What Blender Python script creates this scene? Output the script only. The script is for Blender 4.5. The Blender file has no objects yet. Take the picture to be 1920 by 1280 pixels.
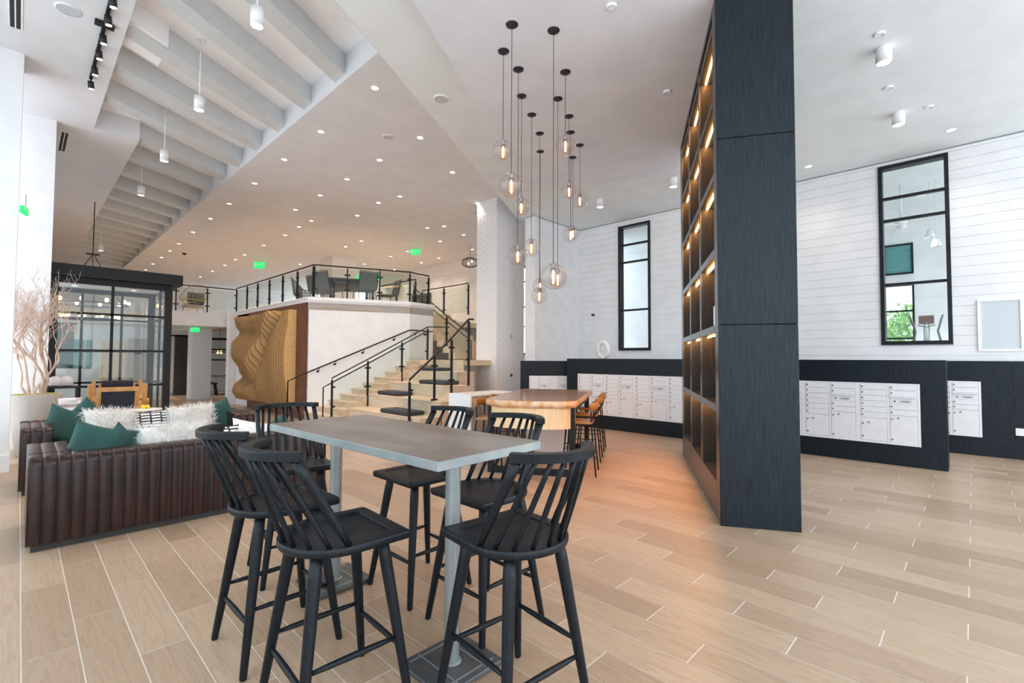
import bpy, bmesh, math, random
from mathutils import Vector, Matrix
random.seed(7)
S = bpy.context.scene
COL = S.collection
PI = math.pi

# ------------------------------------------------------------------ camera
# world: X runs along the short joints of the floor planks, Y along the planks, metres, eye at 1.48
cam_data = bpy.data.cameras.new('camera')
cam = bpy.data.objects.new('camera', cam_data)
COL.objects.link(cam)
cam_data.sensor_width = 36.0
cam_data.lens = 894.2 / 1920 * 36.0
cam_data.clip_start = 0.05
cam_data.clip_end = 200
YAW, PITCH, ROLL = -0.80165, 0.0348, 0.00417
_h = Vector((-math.sin(YAW), math.cos(YAW), 0.0))
_r = Vector((math.cos(YAW), math.sin(YAW), 0.0))
_up = Vector((0, 0, 1))
fwd = _h * math.cos(PITCH) + _up * math.sin(PITCH)
up0 = -_h * math.sin(PITCH) + _up * math.cos(PITCH)
right = _r * math.cos(ROLL) + up0 * math.sin(ROLL)
upv = -_r * math.sin(ROLL) + up0 * math.cos(ROLL)
cam.matrix_world = Matrix(((right.x, upv.x, -fwd.x, 0), (right.y, upv.y, -fwd.y, 0),
                           (right.z, upv.z, -fwd.z, 1.48), (0, 0, 0, 1)))
S.camera = cam

# ------------------------------------------------------------------ daylight and exposure
world = bpy.data.worlds.new('overcast sky')
S.world = world
world.use_nodes = True
_bg = world.node_tree.nodes['Background']
_bg.inputs[1].default_value = 1.9
_nt = world.node_tree                      # pale overcast above the horizon, duller paving light from below it
_tc = _nt.nodes.new('ShaderNodeTexCoord'); _sp = _nt.nodes.new('ShaderNodeSeparateXYZ'); _rp = _nt.nodes.new('ShaderNodeMapRange')
_mx = _nt.nodes.new('ShaderNodeMix'); _mx.data_type = 'RGBA'
_rp.inputs[1].default_value, _rp.inputs[2].default_value = -0.04, 0.04
_nt.links.new(_tc.outputs['Generated'], _sp.inputs[0]); _nt.links.new(_sp.outputs[2], _rp.inputs[0]); _nt.links.new(_rp.outputs[0], _mx.inputs[0])
_mx.inputs[6].default_value = (0.74, 0.79, 0.85, 1); _mx.inputs[7].default_value = (0.82, 0.91, 1.0, 1)
_nt.links.new(_mx.outputs[2], _bg.inputs[0])
S.view_settings.view_transform = 'Standard'
S.view_settings.look = 'None'
S.view_settings.exposure = 0.90
S.view_settings.gamma = 1.0
S.view_settings.use_curve_mapping = False
cy = S.cycles
cy.max_bounces = 9
cy.diffuse_bounces = 5
cy.glossy_bounces = 4
cy.transmission_bounces = 6
cy.transparent_max_bounces = 16
cy.caustics_reflective = False
cy.caustics_refractive = False
cy.sample_clamp_indirect = 6.0
cy.use_denoising = True
WARM = (1.0, 0.80, 0.66)
SPOT_W = 46.0

# ------------------------------------------------------------------ materials
MATS = {}
def _mix(nt, a, b, fac):
    n = nt.nodes.new('ShaderNodeMix'); n.data_type = 'RGBA'
    if hasattr(fac, 'is_linked'): nt.links.new(fac, n.inputs[0])
    else: n.inputs[0].default_value = fac
    for s, v in ((6, a), (7, b)):
        if hasattr(v, 'is_linked'): nt.links.new(v, n.inputs[s])
        else: n.inputs[s].default_value = (*v[:3], 1)
    return n.outputs[2]
def _math(nt, op, *args):
    n = nt.nodes.new('ShaderNodeMath'); n.operation = op
    for i, a in enumerate(args):
        if hasattr(a, 'is_linked'): nt.links.new(a, n.inputs[i])
        else: n.inputs[i].default_value = a
    return n.outputs[0]
def mat(name, col, rough=0.5, metal=0.0, col2=None, scale=8.0, stretch=(1, 1, 1), bump=0.0, bscale=None,
        emit=None, estr=0.0, coords='Object', sheen=0.0, contrast=(0.35, 0.65), spec=0.5, coat=0.0):
    if name in MATS: return MATS[name]
    m = bpy.data.materials.new(name); m.use_nodes = True
    nt = m.node_tree; b = nt.nodes['Principled BSDF']
    b.inputs['Base Color'].default_value = (*col, 1)
    b.inputs['Roughness'].default_value = rough
    b.inputs['Metallic'].default_value = metal
    b.inputs['Specular IOR Level'].default_value = spec
    if sheen: b.inputs['Sheen Weight'].default_value = sheen; b.inputs['Sheen Roughness'].default_value = 0.4
    if coat: b.inputs['Coat Weight'].default_value = coat
    if emit:
        b.inputs['Emission Color'].default_value = (*emit, 1)
        b.inputs['Emission Strength'].default_value = estr
    c2 = col2 or tuple(min(1, c * 1.06 + .004) for c in col)
    tc = nt.nodes.new('ShaderNodeTexCoord'); mp = nt.nodes.new('ShaderNodeMapping')
    mp.inputs['Scale'].default_value = stretch
    nt.links.new(tc.outputs[coords], mp.inputs[0])
    nz = nt.nodes.new('ShaderNodeTexNoise'); nz.inputs['Scale'].default_value = scale
    nz.inputs['Detail'].default_value = 5
    nt.links.new(mp.outputs[0], nz.inputs['Vector'])
    rp = nt.nodes.new('ShaderNodeMapRange')
    rp.inputs[1].default_value, rp.inputs[2].default_value = contrast
    nt.links.new(nz.outputs['Fac'], rp.inputs[0])
    nt.links.new(_mix(nt, col, c2, rp.outputs[0]), b.inputs['Base Color'])
    if bump:
        nb = nz
        if bscale:
            nb = nt.nodes.new('ShaderNodeTexNoise'); nb.inputs['Scale'].default_value = bscale
            nb.inputs['Detail'].default_value = 4
            nt.links.new(mp.outputs[0], nb.inputs['Vector'])
        bp = nt.nodes.new('ShaderNodeBump'); bp.inputs['Strength'].default_value = bump
        bp.inputs['Distance'].default_value = 0.004
        nt.links.new(nb.outputs['Fac'], bp.inputs['Height'])
        nt.links.new(bp.outputs[0], b.inputs['Normal'])
    MATS[name] = m
    return m
def thin_glass(name, tint, refl=1.0):
    m = bpy.data.materials.new(name); m.use_nodes = True
    nt = m.node_tree; nt.nodes.remove(nt.nodes['Principled BSDF'])
    out = nt.nodes['Material Output']
    t = nt.nodes.new('ShaderNodeBsdfTransparent'); t.inputs[0].default_value = (*tint, 1)
    g = nt.nodes.new('ShaderNodeBsdfGlossy'); g.inputs['Roughness'].default_value = 0.02
    fr = nt.nodes.new('ShaderNodeFresnel'); fr.inputs[0].default_value = 1.5
    gm = nt.nodes.new('ShaderNodeNewGeometry')
    front = _math(nt, 'SUBTRACT', 1.0, gm.outputs['Backfacing'])
    mx = nt.nodes.new('ShaderNodeMixShader')
    nt.links.new(_math(nt, 'MULTIPLY', _math(nt, 'MULTIPLY', fr.outputs[0], refl), front), mx.inputs[0])
    nt.links.new(t.outputs[0], mx.inputs[1]); nt.links.new(g.outputs[0], mx.inputs[2])
    nt.links.new(mx.outputs[0], out.inputs[0])
    MATS[name] = m
    return m
def emitter(name, col, s): return mat(name, (0.02, 0.02, 0.02), 0.5, emit=col, estr=s)

M_wall = mat('white paint', (0.83, 0.84, 0.855), 0.55, scale=3, bump=.03, bscale=120)
M_ship = mat('white shiplap paint', (0.83, 0.84, 0.855), 0.45, scale=3, bump=.02, bscale=60)
M_ceil = mat('ceiling paint', (0.77, 0.815, 0.825), 0.7, scale=2)
M_ceil2 = mat('pendant panel light tint', (0.75, 0.785, 0.85), 0.7, scale=2)  # ceiling tints differ: uneven light over the ceilings put into the colour
M_ceil3 = mat('lounge ceiling light tint', (0.735, 0.74, 0.765), 0.7, scale=2)
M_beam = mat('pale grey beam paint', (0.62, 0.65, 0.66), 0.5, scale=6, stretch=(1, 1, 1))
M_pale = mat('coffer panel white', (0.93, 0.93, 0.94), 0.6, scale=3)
M_brick = mat('white painted brick', (0.82, 0.82, 0.83), 0.5, scale=30, bump=.25, bscale=90)
M_grout = mat('grout', (0.78, 0.74, 0.69), 0.7, scale=40)
M_black = mat('black steel', (0.007, 0.009, 0.011), 0.42, col2=(0.013, 0.015, 0.018), scale=14, spec=.3)
M_blackm = mat('black canopy paint', (0.008, 0.008, 0.009), 0.5)
M_panel = mat('charcoal stained oak', (0.004, 0.008, 0.0125), 0.45, col2=(0.012, 0.0205, 0.030), scale=14,
              stretch=(7, 7, .30), bump=.06, bscale=60, spec=.28)
M_panel2 = mat('charcoal oak lit compartment', (0.016, 0.017, 0.019), 0.5, col2=(0.034, 0.036, 0.04), scale=14, stretch=(7, 7, .3), spec=.3)  # lighter than the outer panels: glow of the strips put into the colour
M_face = mat('charcoal oak sheen edge', (0.035, 0.036, 0.038), 0.30, col2=(0.05, 0.05, 0.053), scale=14, stretch=(7, 7, .3), spec=.8)  # paler copy of the oak, glancing reflection put into its colour
M_stool = mat('ebonised oak', (0.002, 0.0036, 0.0058), 0.42, col2=(0.0075, 0.0125, 0.0185), scale=26, stretch=(5, 5, .6),
              bump=.25, bscale=70, spec=.30)
M_steel = mat('zinc edge', (0.30, 0.35, 0.36), 0.38, 0.5, col2=(0.38, 0.42, 0.425), scale=9)
M_zinc = mat('brown zinc top', (0.15, 0.112, 0.09), 0.36, 0.2, col2=(0.27, 0.235, 0.21), scale=3.2, stretch=(1, .4, 1), contrast=(.38, .62))
M_base = mat('dull steel base', (0.10, 0.105, 0.11), 0.45, 0.5, col2=(0.15, 0.155, 0.16), scale=5)
M_leather = mat('brown leather', (0.036, 0.0105, 0.007), 0.30, col2=(0.008, 0.0035, 0.003), scale=6, stretch=(3, 1, .5), bump=.12, bscale=50, contrast=(.3, .7), spec=.4)
M_velvet = mat('green velvet', (0.001, 0.038, 0.032), 0.7, col2=(0.002, 0.062, 0.052), scale=5, sheen=.25)
M_furw = mat('white fur', (0.88, 0.87, 0.85), 0.8, col2=(0.78, 0.76, 0.73), scale=20)
M_bluecloth = mat('pale blue cloth', (0.55, 0.68, 0.78), 0.8, scale=12)
M_oak = mat('pale oak', (0.66, 0.50, 0.34), 0.45, col2=(0.76, 0.61, 0.44), scale=5, stretch=(6, .8, 6))
M_oak2 = mat('pale oak riser', (0.62, 0.50, 0.37), 0.5, col2=(0.72, 0.60, 0.46), scale=5, stretch=(6, .8, 6))
M_pine = mat('pine staves', (0.80, 0.56, 0.30), 0.4, col2=(0.88, 0.68, 0.42), scale=9, stretch=(9, 9, .5))
M_live = mat('live edge wood', (0.62, 0.30, 0.10), 0.32, col2=(0.78, 0.58, 0.42), scale=7, stretch=(1, 1, 1), contrast=(.4, .6))
M_ltop = mat('lacquered wood top', (0.40, 0.22, 0.13), 0.16, col2=(0.52, 0.32, 0.20), scale=5, stretch=(3, .5, 1), coat=.4)
M_art = mat('plywood layers', (0.70, 0.43, 0.18), 0.5, col2=(0.78, 0.52, 0.25), scale=14, stretch=(1, 6, 1))
M_artside = mat('plywood gap shade', (0.30, 0.155, 0.05), 0.6, col2=(0.38, 0.205, 0.07), scale=10)  # dark shade of the gaps between layers, put into the side colour
M_artend = mat('orange veneer end face', (0.46, 0.215, 0.03), 0.45, col2=(0.58, 0.29, 0.05), scale=7)
M_corten = mat('brown leather wall panel', (0.16, 0.055, 0.022), 0.42, col2=(0.105, 0.034, 0.015), scale=4)
M_white = mat('white lacquer', (0.86, 0.86, 0.88), 0.4)
M_mail = mat('white mailbox enamel', (0.84, 0.84, 0.87), 0.42)
M_lock = mat('lock metal', (0.10, 0.10, 0.10), 0.4, 0.6)
M_plate = mat('grey label plate', (0.55, 0.56, 0.58), 0.5)
M_ink = mat('black ink', (0.03, 0.03, 0.03), 0.6)
M_cush = mat('charcoal seat cushion', (0.03, 0.034, 0.04), 0.8, col2=(0.05, 0.054, 0.06), scale=60)
M_marble = mat('white marble', (0.86, 0.86, 0.87), 0.25, col2=(0.62, 0.60, 0.58), scale=2.4, contrast=(.60, .68))
M_greywood = mat('grey oak door', (0.36, 0.31, 0.27), 0.5, col2=(0.44, 0.39, 0.35), scale=7, stretch=(6, 6, .6))
M_lathe = mat('brushed wood chair', (0.60, 0.30, 0.09), 0.4, col2=(0.70, 0.40, 0.15), scale=8, stretch=(1, 1, .3))
M_navy = mat('navy cloth', (0.022, 0.028, 0.045), 0.75, col2=(0.03, 0.036, 0.055), scale=40)
M_pot = mat('concrete planter', (0.40, 0.365, 0.325), 0.6, col2=(0.48, 0.44, 0.40), scale=6, stretch=(1, 1, .25))
M_bark = mat('bleached manzanita', (0.76, 0.62, 0.52), 0.6, col2=(0.62, 0.45, 0.36), scale=12)
M_moss = mat('dry moss', (0.28, 0.30, 0.05), 0.9, col2=(0.45, 0.42, 0.10), scale=30, bump=.6)
M_base_b = mat('white baseboard paint', (0.86, 0.86, 0.86), 0.4)
M_copper = mat('bronze mesh sleeve', (0.36, 0.17, 0.07), 0.4, 0.6)
M_socket = mat('grey socket cap', (0.30, 0.28, 0.29), 0.4, 0.5)
M_spk = mat('speaker grille', (0.52, 0.56, 0.58), 0.7, scale=200)
M_vent = mat('dark vent slot', (0.02, 0.02, 0.02), 0.7)
M_greych = mat('grey mesh fabric', (0.12, 0.125, 0.13), 0.7)
M_cane = mat('pale cane', (0.55, 0.46, 0.34), 0.6)
M_teal = mat('teal window blind', (0.10, 0.30, 0.32), 0.5, col2=(0.16, 0.38, 0.40), scale=3, stretch=(1, 1, 8))
M_leaf = mat('tree leaves', (0.10, 0.26, 0.10), 0.7, col2=(0.28, 0.42, 0.12), scale=6)
M_dkgreen = mat('dark green board', (0.03, 0.06, 0.055), 0.3)
M_frost = mat('pale grey frosted panel', (0.60, 0.66, 0.70), 0.5, scale=2, stretch=(1, 1, .3))
M_lens = emitter('downlight lens', (1.0, 0.88, 0.72), 9.0)
M_lensw = emitter('white lamp lens', (1.0, 0.95, 0.86), 9.0)
M_led = emitter('warm led strip', (1.0, 0.44, 0.12), 52.0)
M_fil = emitter('glowing filament', (1.0, 0.60, 0.25), 26.0)
M_exit = emitter('exit green', (0.0, 0.62, 0.13), 1.0)
M_bulb = emitter('warm bulb', (1.0, 0.55, 0.25), 3.0)
M_glass = thin_glass('clear pane', (0.95, 0.98, 0.975))
M_rail_glass = thin_glass('railing glass', (0.92, 0.955, 0.94))
M_globe = thin_glass('globe glass', (0.97, 0.96, 0.962), 1.0)
_nt = M_globe.node_tree                    # blown glass: thicker and more mirror-like towards the rim
_lw = _nt.nodes.new('ShaderNodeLayerWeight'); _lw.inputs[0].default_value = .5
_ms = [n for n in _nt.nodes if n.type == 'MIX_SHADER'][0]; _old = _ms.inputs[0].links[0].from_socket
_nt.links.new(_math(_nt, 'MINIMUM', _math(_nt, 'ADD', _math(_nt, 'MULTIPLY', _old, 1.6), _math(_nt, 'MULTIPLY', _math(_nt, 'POWER', _lw.outputs['Facing'], 5.0), .45)), .9), _ms.inputs[0])

# oak look planks: tone per plank from its position, growth-ring grain along the plank
PW, PL, PX0, PY0, PST = 0.2056, 0.984, 0.0478, 0.382, 0.3276
def plank_mat():
    m = bpy.data.materials.new('oak plank tile'); m.use_nodes = True
    nt = m.node_tree; b = nt.nodes['Principled BSDF']
    geo = nt.nodes.new('ShaderNodeNewGeometry'); sp = nt.nodes.new('ShaderNodeSeparateXYZ')
    nt.links.new(geo.outputs['Position'], sp.inputs[0])
    row = _math(nt, 'FLOOR', _math(nt, 'DIVIDE', _math(nt, 'SUBTRACT', sp.outputs[0], PX0), PW))
    sh = _math(nt, 'MULTIPLY', _math(nt, 'FLOORED_MODULO', row, 3.0), PST)
    colm = _math(nt, 'FLOOR', _math(nt, 'DIVIDE', _math(nt, 'SUBTRACT', _math(nt, 'SUBTRACT', sp.outputs[1], PY0), sh), PL))
    cb = nt.nodes.new('ShaderNodeCombineXYZ'); nt.links.new(row, cb.inputs[0]); nt.links.new(colm, cb.inputs[1])
    wn = nt.nodes.new('ShaderNodeTexWhiteNoise'); wn.noise_dimensions = '2D'; nt.links.new(cb.outputs[0], wn.inputs['Vector'])
    # grain: stretched noise, shifted per plank
    off = nt.nodes.new('ShaderNodeVectorMath'); off.operation = 'MULTIPLY_ADD'
    nt.links.new(wn.outputs['Color'], off.inputs[0]); off.inputs[1].default_value = (40, 40, 40)
    nt.links.new(geo.outputs['Position'], off.inputs[2])
    mp = nt.nodes.new('ShaderNodeMapping'); mp.inputs['Scale'].default_value = (12.0, 0.95, 1.0)
    nt.links.new(off.outputs[0], mp.inputs[0])
    nz = nt.nodes.new('ShaderNodeTexNoise'); nz.inputs['Scale'].default_value = 1.0; nz.inputs['Detail'].default_value = 2
    nt.links.new(mp.outputs[0], nz.inputs['Vector'])
    rings = _math(nt, 'FRACT', _math(nt, 'MULTIPLY', nz.outputs['Fac'], 9.0))
    mp2 = nt.nodes.new('ShaderNodeMapping'); mp2.inputs['Scale'].default_value = (120, 5, 1)
    nt.links.new(off.outputs[0], mp2.inputs[0])
    n2 = nt.nodes.new('ShaderNodeTexNoise'); n2.inputs['Scale'].default_value = 1.0; n2.inputs['Detail'].default_value = 3
    nt.links.new(mp2.outputs[0], n2.inputs['Vector'])
    base = _mix(nt, (0.36, 0.232, 0.148), (0.54, 0.385, 0.265), wn.outputs['Value'])
    c1 = _mix(nt, base, (0.24, 0.14, 0.08), _math(nt, 'MULTIPLY', _math(nt, 'POWER', rings, 2.2), 0.36))
    c2 = _mix(nt, c1, (0.56, 0.44, 0.33), _math(nt, 'MULTIPLY', n2.outputs['Fac'], 0.34))
    nt.links.new(c2, b.inputs['Base Color'])
    b.inputs['Roughness'].default_value = 0.36
    b.inputs['Specular IOR Level'].default_value = 0.45
    return m
M_plank = plank_mat()

def stripe_cushion_mat():
    m = bpy.data.materials.new('navy and white striped cloth'); m.use_nodes = True
    nt = m.node_tree; b = nt.nodes['Principled BSDF']; b.inputs['Roughness'].default_value = 0.85
    tc = nt.nodes.new('ShaderNodeTexCoord'); sp = nt.nodes.new('ShaderNodeSeparateXYZ')
    nt.links.new(tc.outputs['Object'], sp.inputs[0])
    u = _math(nt, 'MULTIPLY', sp.outputs[0], 9.0); v = sp.outputs[1]
    fu = _math(nt, 'FRACT', u); cellr = _math(nt, 'FLOOR', u)
    jig = _math(nt, 'MULTIPLY', _math(nt, 'SINE', _math(nt, 'MULTIPLY', cellr, 2.3)), 0.3)
    fv = _math(nt, 'FRACT', _math(nt, 'ADD', _math(nt, 'MULTIPLY', v, 26.0), jig))
    bars = _math(nt, 'MULTIPLY', _math(nt, 'GREATER_THAN', fv, 0.45), _math(nt, 'GREATER_THAN', fu, 0.16))
    nt.links.new(_mix(nt, (0.025, 0.022, 0.05), (0.86, 0.85, 0.82), bars), b.inputs['Base Color'])
    return m
M_stripe = stripe_cushion_mat()

# ------------------------------------------------------------------ mesh helpers
class MB:
    def __init__(s): s.v = []; s.f = []; s.sm = []
    def add(s, vs, fs, smooth=False):
        o = len(s.v); s.v += [tuple(p) for p in vs]
        s.f += [tuple(i + o for i in f) for f in fs]; s.sm += [smooth] * len(fs); return s
    def box(s, x0, x1, y0, y1, z0, z1, M=None):
        vs = [Vector((x, y, z)) for z in (z0, z1) for y in (y0, y1) for x in (x0, x1)]
        if M is not None: vs = [M @ p for p in vs]
        return s.add(vs, [(0, 2, 3, 1), (4, 5, 7, 6), (0, 1, 5, 4), (2, 6, 7, 3), (0, 4, 6, 2), (1, 3, 7, 5)])
    def rbox(s, x0, x1, y0, y1, z0, z1, r=.005, seg=2, M=None, smooth=False):
        bm = bmesh.new(); bmesh.ops.create_cube(bm, size=1)
        for p in bm.verts:
            p.co = Vector(((x0 + x1) / 2 + p.co.x * (x1 - x0), (y0 + y1) / 2 + p.co.y * (y1 - y0), (z0 + z1) / 2 + p.co.z * (z1 - z0)))
        bmesh.ops.bevel(bm, geom=bm.edges[:], offset=r, segments=seg, profile=.5, affect='EDGES')
        bm.verts.index_update()
        vs = [(M @ p.co) if M is not None else p.co.copy() for p in bm.verts]
        s.add(vs, [[q.index for q in f.verts] for f in bm.faces], smooth); bm.free(); return s
    def tube(s, pts, r, n=8, smooth=True, caps=True, closed=False, flat=None):
        pts = [Vector(p) for p in pts]; k = len(pts)
        rs = r if isinstance(r, (list, tuple)) else [r] * k
        vs = []; ref = None
        for i, p in enumerate(pts):
            a = pts[i - 1] if (i > 0 or closed) else p
            b = pts[(i + 1) % k] if (i < k - 1 or closed) else p
            t = (b - a).normalized()
            if ref is None:
                ref = t.orthogonal().normalized()
                if flat is not None:
                    ref = (Vector(flat) - t * t.dot(Vector(flat))).normalized()
            ref = (ref - t * t.dot(ref)).normalized(); bi = t.cross(ref)
            ri = rs[i] if isinstance(rs[i], (tuple, list)) else (rs[i], rs[i])
            for j in range(n):
                an = 2 * PI * (j + .5) / n
                vs.append(p + ref * math.cos(an) * ri[0] + bi * math.sin(an) * ri[1])
        fs = []
        for i in range(k if closed else k - 1):
            i2 = (i + 1) % k
            for j in range(n):
                fs.append((i * n + j, i * n + (j + 1) % n, i2 * n + (j + 1) % n, i2 * n + j))
        o = len(s.v); s.add(vs, fs, smooth)
        if caps and not closed:
            s.f.append(tuple(o + j for j in reversed(range(n)))); s.sm.append(False)
            s.f.append(tuple(o + (k - 1) * n + j for j in range(n))); s.sm.append(False)
        return s
    def lathe(s, prof, n=24, c=(0, 0, 0), smooth=True):
        vs = []; fs = []; k = len(prof)
        for (r, z) in prof:
            for j in range(n):
                a = 2 * PI * j / n; vs.append((c[0] + r * math.cos(a), c[1] + r * math.sin(a), c[2] + z))
        for i in range(k - 1):
            for j in range(n): fs.append((i * n + j, i * n + (j + 1) % n, (i + 1) * n + (j + 1) % n, (i + 1) * n + j))
        return s.add(vs, fs, smooth)
    def prism(s, poly, z0, z1):
        k = len(poly)
        vs = [(x, y, z0) for x, y in poly] + [(x, y, z1) for x, y in poly]
        fs = [tuple(reversed(range(k))), tuple(range(k, 2 * k))] + [(i, (i + 1) % k, k + (i + 1) % k, k + i) for i in range(k)]
        return s.add(vs, fs)
    def grid(s, P, smooth=True, closeu=False):
        nu, nv = len(P), len(P[0]); vs = [p for r in P for p in r]; fs = []
        for i in range(nu if closeu else nu - 1):
            for j in range(nv - 1):
                i2 = (i + 1) % nu; fs.append((i * nv + j, i2 * nv + j, i2 * nv + j + 1, i * nv + j + 1))
        return s.add(vs, fs, smooth)
    def mesh(s, name, m):
        me = bpy.data.meshes.new(name); me.from_pydata(s.v, [], s.f)
        me.polygons.foreach_set('use_smooth', s.sm); me.materials.append(m); me.update(); return me
    def obj(s, name, m, parent=None, loc=(0, 0, 0), rz=0.0):
        return link(name, s.mesh(name, m), parent, loc, rz)
def link(name, me, parent=None, loc=(0, 0, 0), rz=0.0):
    o = bpy.data.objects.new(name, me); COL.objects.link(o); o.location = loc; o.rotation_euler = (0, 0, rz)
    if parent is not None: o.parent = parent
    return o
def tag(o, label, cat, group=None, kind=None):
    o['label'] = label; o['category'] = cat
    if group: o['group'] = group
    if kind: o['kind'] = kind
    return o
def thing(name, label, cat, loc=(0, 0, 0), rz=0.0, group=None):
    return tag(link(name, None, None, loc, rz), label, cat, group)
def struct(o): o['kind'] = 'structure'; return o
def dup(o, parent=None):
    c = o.copy(); COL.objects.link(c)
    if parent is not None: c.parent = parent
    for ch in o.children: dup(ch, c)
    return c
def place(proto, loc, rz, label, group, first):
    o = proto if first else dup(proto)
    o.location = loc; o.rotation_euler = (0, 0, rz); o['label'] = label
    if group: o['group'] = group
    return o
ORD = ['first', 'second', 'third', 'fourth', 'fifth', 'sixth', 'seventh', 'eighth', 'ninth', 'tenth', 'eleventh', 'twelfth', 'thirteenth', 'fourteenth', 'fifteenth', 'sixteenth']
AR = math.radians(29.64)
CR, SR = math.cos(AR), math.sin(AR)
def rf(s, n): return (CR * s - SR * n, SR * s + CR * n)   # grid turned 30 degrees: bookcase, soffit, wood table
def spot(parent, loc, watts, col=WARM, size=110, blend=.8, rad=.05):
    l = bpy.data.lights.new('lamp', 'SPOT'); l.energy = watts; l.color = col
    l.spot_size = math.radians(size); l.spot_blend = blend; l.shadow_soft_size = rad
    o = bpy.data.objects.new('lamp', l); COL.objects.link(o); o.location = loc; o.parent = parent; return o
# ------------------------------------------------------------------ floor: grout bed + planks
floor = struct(MB().box(-1.2, 14.2, -3.2, 31.0, -0.2, -0.0015).obj('floor', M_grout))
def _proj(x, y, z):
    d = Vector((x, y, z - 1.48)); w = d.dot(fwd)
    return (960 + 894.2 * d.dot(right) / w, 640 - 894.2 * d.dot(upv) / w, w) if w > .05 else (0, 0, -1)
_planks = []
for r in range(-5, 66):
    for k in range(-4, 31):
        x0 = PX0 + r * PW; y0 = PY0 + (r % 3) * PST + k * PL
        _planks.append((x0, y0))
def _seen(p):
    c = _proj(p[0] + PW / 2, p[1] + PL / 2, 0)
    cs = [_proj(p[0] + a * PW, p[1] + b * PL, 0) for a in (0, 1) for b in (0, 1)]
    if c[2] < .3 or not any(-20 < q[0] < 1940 and q[1] < 1300 for q in cs if q[2] > 0): return 0
    bb = 4.9 if p[0] > 6 else 0
    return 1.0 / c[2] ** 3
_planks.sort(key=_seen, reverse=True)
_pm = MB().box(0.0024, PW - .0024, 0.0030, PL - .0030, -0.012, 0.0).mesh('floor_plank', M_plank)
for p in _planks[:296]: link('floor_plank', _pm, floor, (p[0], p[1], 0))
_m = MB()
for p in _planks[296:]:
    _m.box(p[0] + .0024, p[0] + PW - .0024, p[1] + .0030, p[1] + PL - .0030, -0.012, 0.0)
_o = _m.obj('floor_planks', M_plank, floor); _o['kind'] = 'stuff'

# ------------------------------------------------------------------ right wall: shiplap boards, two tall black windows
WX = 10.46; CZ = 4.93
W1 = (0.232, 1.148, 1.733, 4.86)      # y0, y1, z0, z1
W2 = (5.52, 6.39, 1.68, 4.80)
wall_r = MB()
for (a, b, c, d) in ((-3.2, W1[0], 0, CZ), (W1[1], W2[0], 0, CZ), (W2[1], 7.62, 0, CZ),
                     (W1[0], W1[1], 0, W1[2]), (W1[0], W1[1], W1[3], CZ), (W2[0], W2[1], 0, W2[2]), (W2[0], W2[1], W2[3], CZ)):
    wall_r.box(WX + .014, WX + .16, a, b, c, d)
wall_r = struct(wall_r.obj('wall_right', M_ship))
BH = 0.158
z = 1.40
while z < CZ - .02:
    z1 = min(z + BH - .008, CZ - .01)
    segs = [(-3.2, 7.62)]
    for w in (W1, W2):
        if z1 > w[2] and z < w[3]:
            segs = [q for s_ in segs for q in ([(s_[0], w[0]), (w[1], s_[1])] if s_[0] < w[0] and s_[1] > w[1] else [s_])]
    for a, b in segs: MB().box(WX, WX + .016, a, b, z, z1).obj('shiplap_board', M_ship, wall_r)
    z += BH
def tall_window(name, w, mulls, x=WX):
    y0, y1, z0, z1 = w
    r = struct(link(name, None, None, (x, (y0 + y1) / 2, z0))); hy = (y1 - y0) / 2; h = z1 - z0; t = .055
    f = MB()
    f.box(-.03, .15, -hy, -hy + t, 0, h).box(-.03, .15, hy - t, hy, 0, h).box(-.03, .15, -hy + t, hy - t, 0, t + .01).box(-.03, .15, -hy + t, hy - t, h - t, h)
    f.obj('window_frame', M_black, r)
    zs = [t + .01] + [m - z0 for m in mulls] + [h - t]
    for m in zs[1:-1]: MB().box(.02, .09, -hy + t, hy - t, m - .022, m + .022).obj('mullion', M_black, r)
    for a, b in zip(zs, zs[1:]): MB().box(.05, .056, -hy + t, hy - t, a + .02, b - .02).obj('pane', M_glass, r)
    return r
tall_window('window_1', W1, (2.78, 3.90, 4.29))
tall_window('window_2', W2, (2.68, 3.88, 4.32))
# short return wall at the far end of the right wall and the white pier at its end
_w = struct(MB().box(8.72, 10.5, 7.62, 7.80, 0, 4.93).obj('wall_return', M_wall))
struct(MB().box(8.62, 8.76, 7.58, 7.90, 0, 4.93).obj('trim_1', M_wall))
struct(MB().box(8.70, 10.46, 7.605, 7.62, 0, .16).obj('baseboard_return', M_base_b))

# ------------------------------------------------------------------ ceilings
def clip(poly, f):     # keep f >= 0
    out = []
    for i in range(len(poly)):
        a, b = poly[i], poly[(i + 1) % len(poly)]; fa, fb = f(a), f(b)
        if fa >= 0: out.append(a)
        if (fa >= 0) != (fb >= 0):
            t = fa / (fa - fb); out.append((a[0] + t * (b[0] - a[0]), a[1] + t * (b[1] - a[1])))
    return out
NA = 2.81                                  # the soffit line, measured across the turned grid
nn = lambda p: -SR * p[0] + CR * p[1]
main = clip([(-1.2, -3.2), (10.62, -3.2), (10.62, 12.0), (-1.2, 12.0)], lambda p: NA - nn(p))
struct(MB().prism(main, 4.95, 5.60).obj('ceiling', M_ceil))
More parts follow.
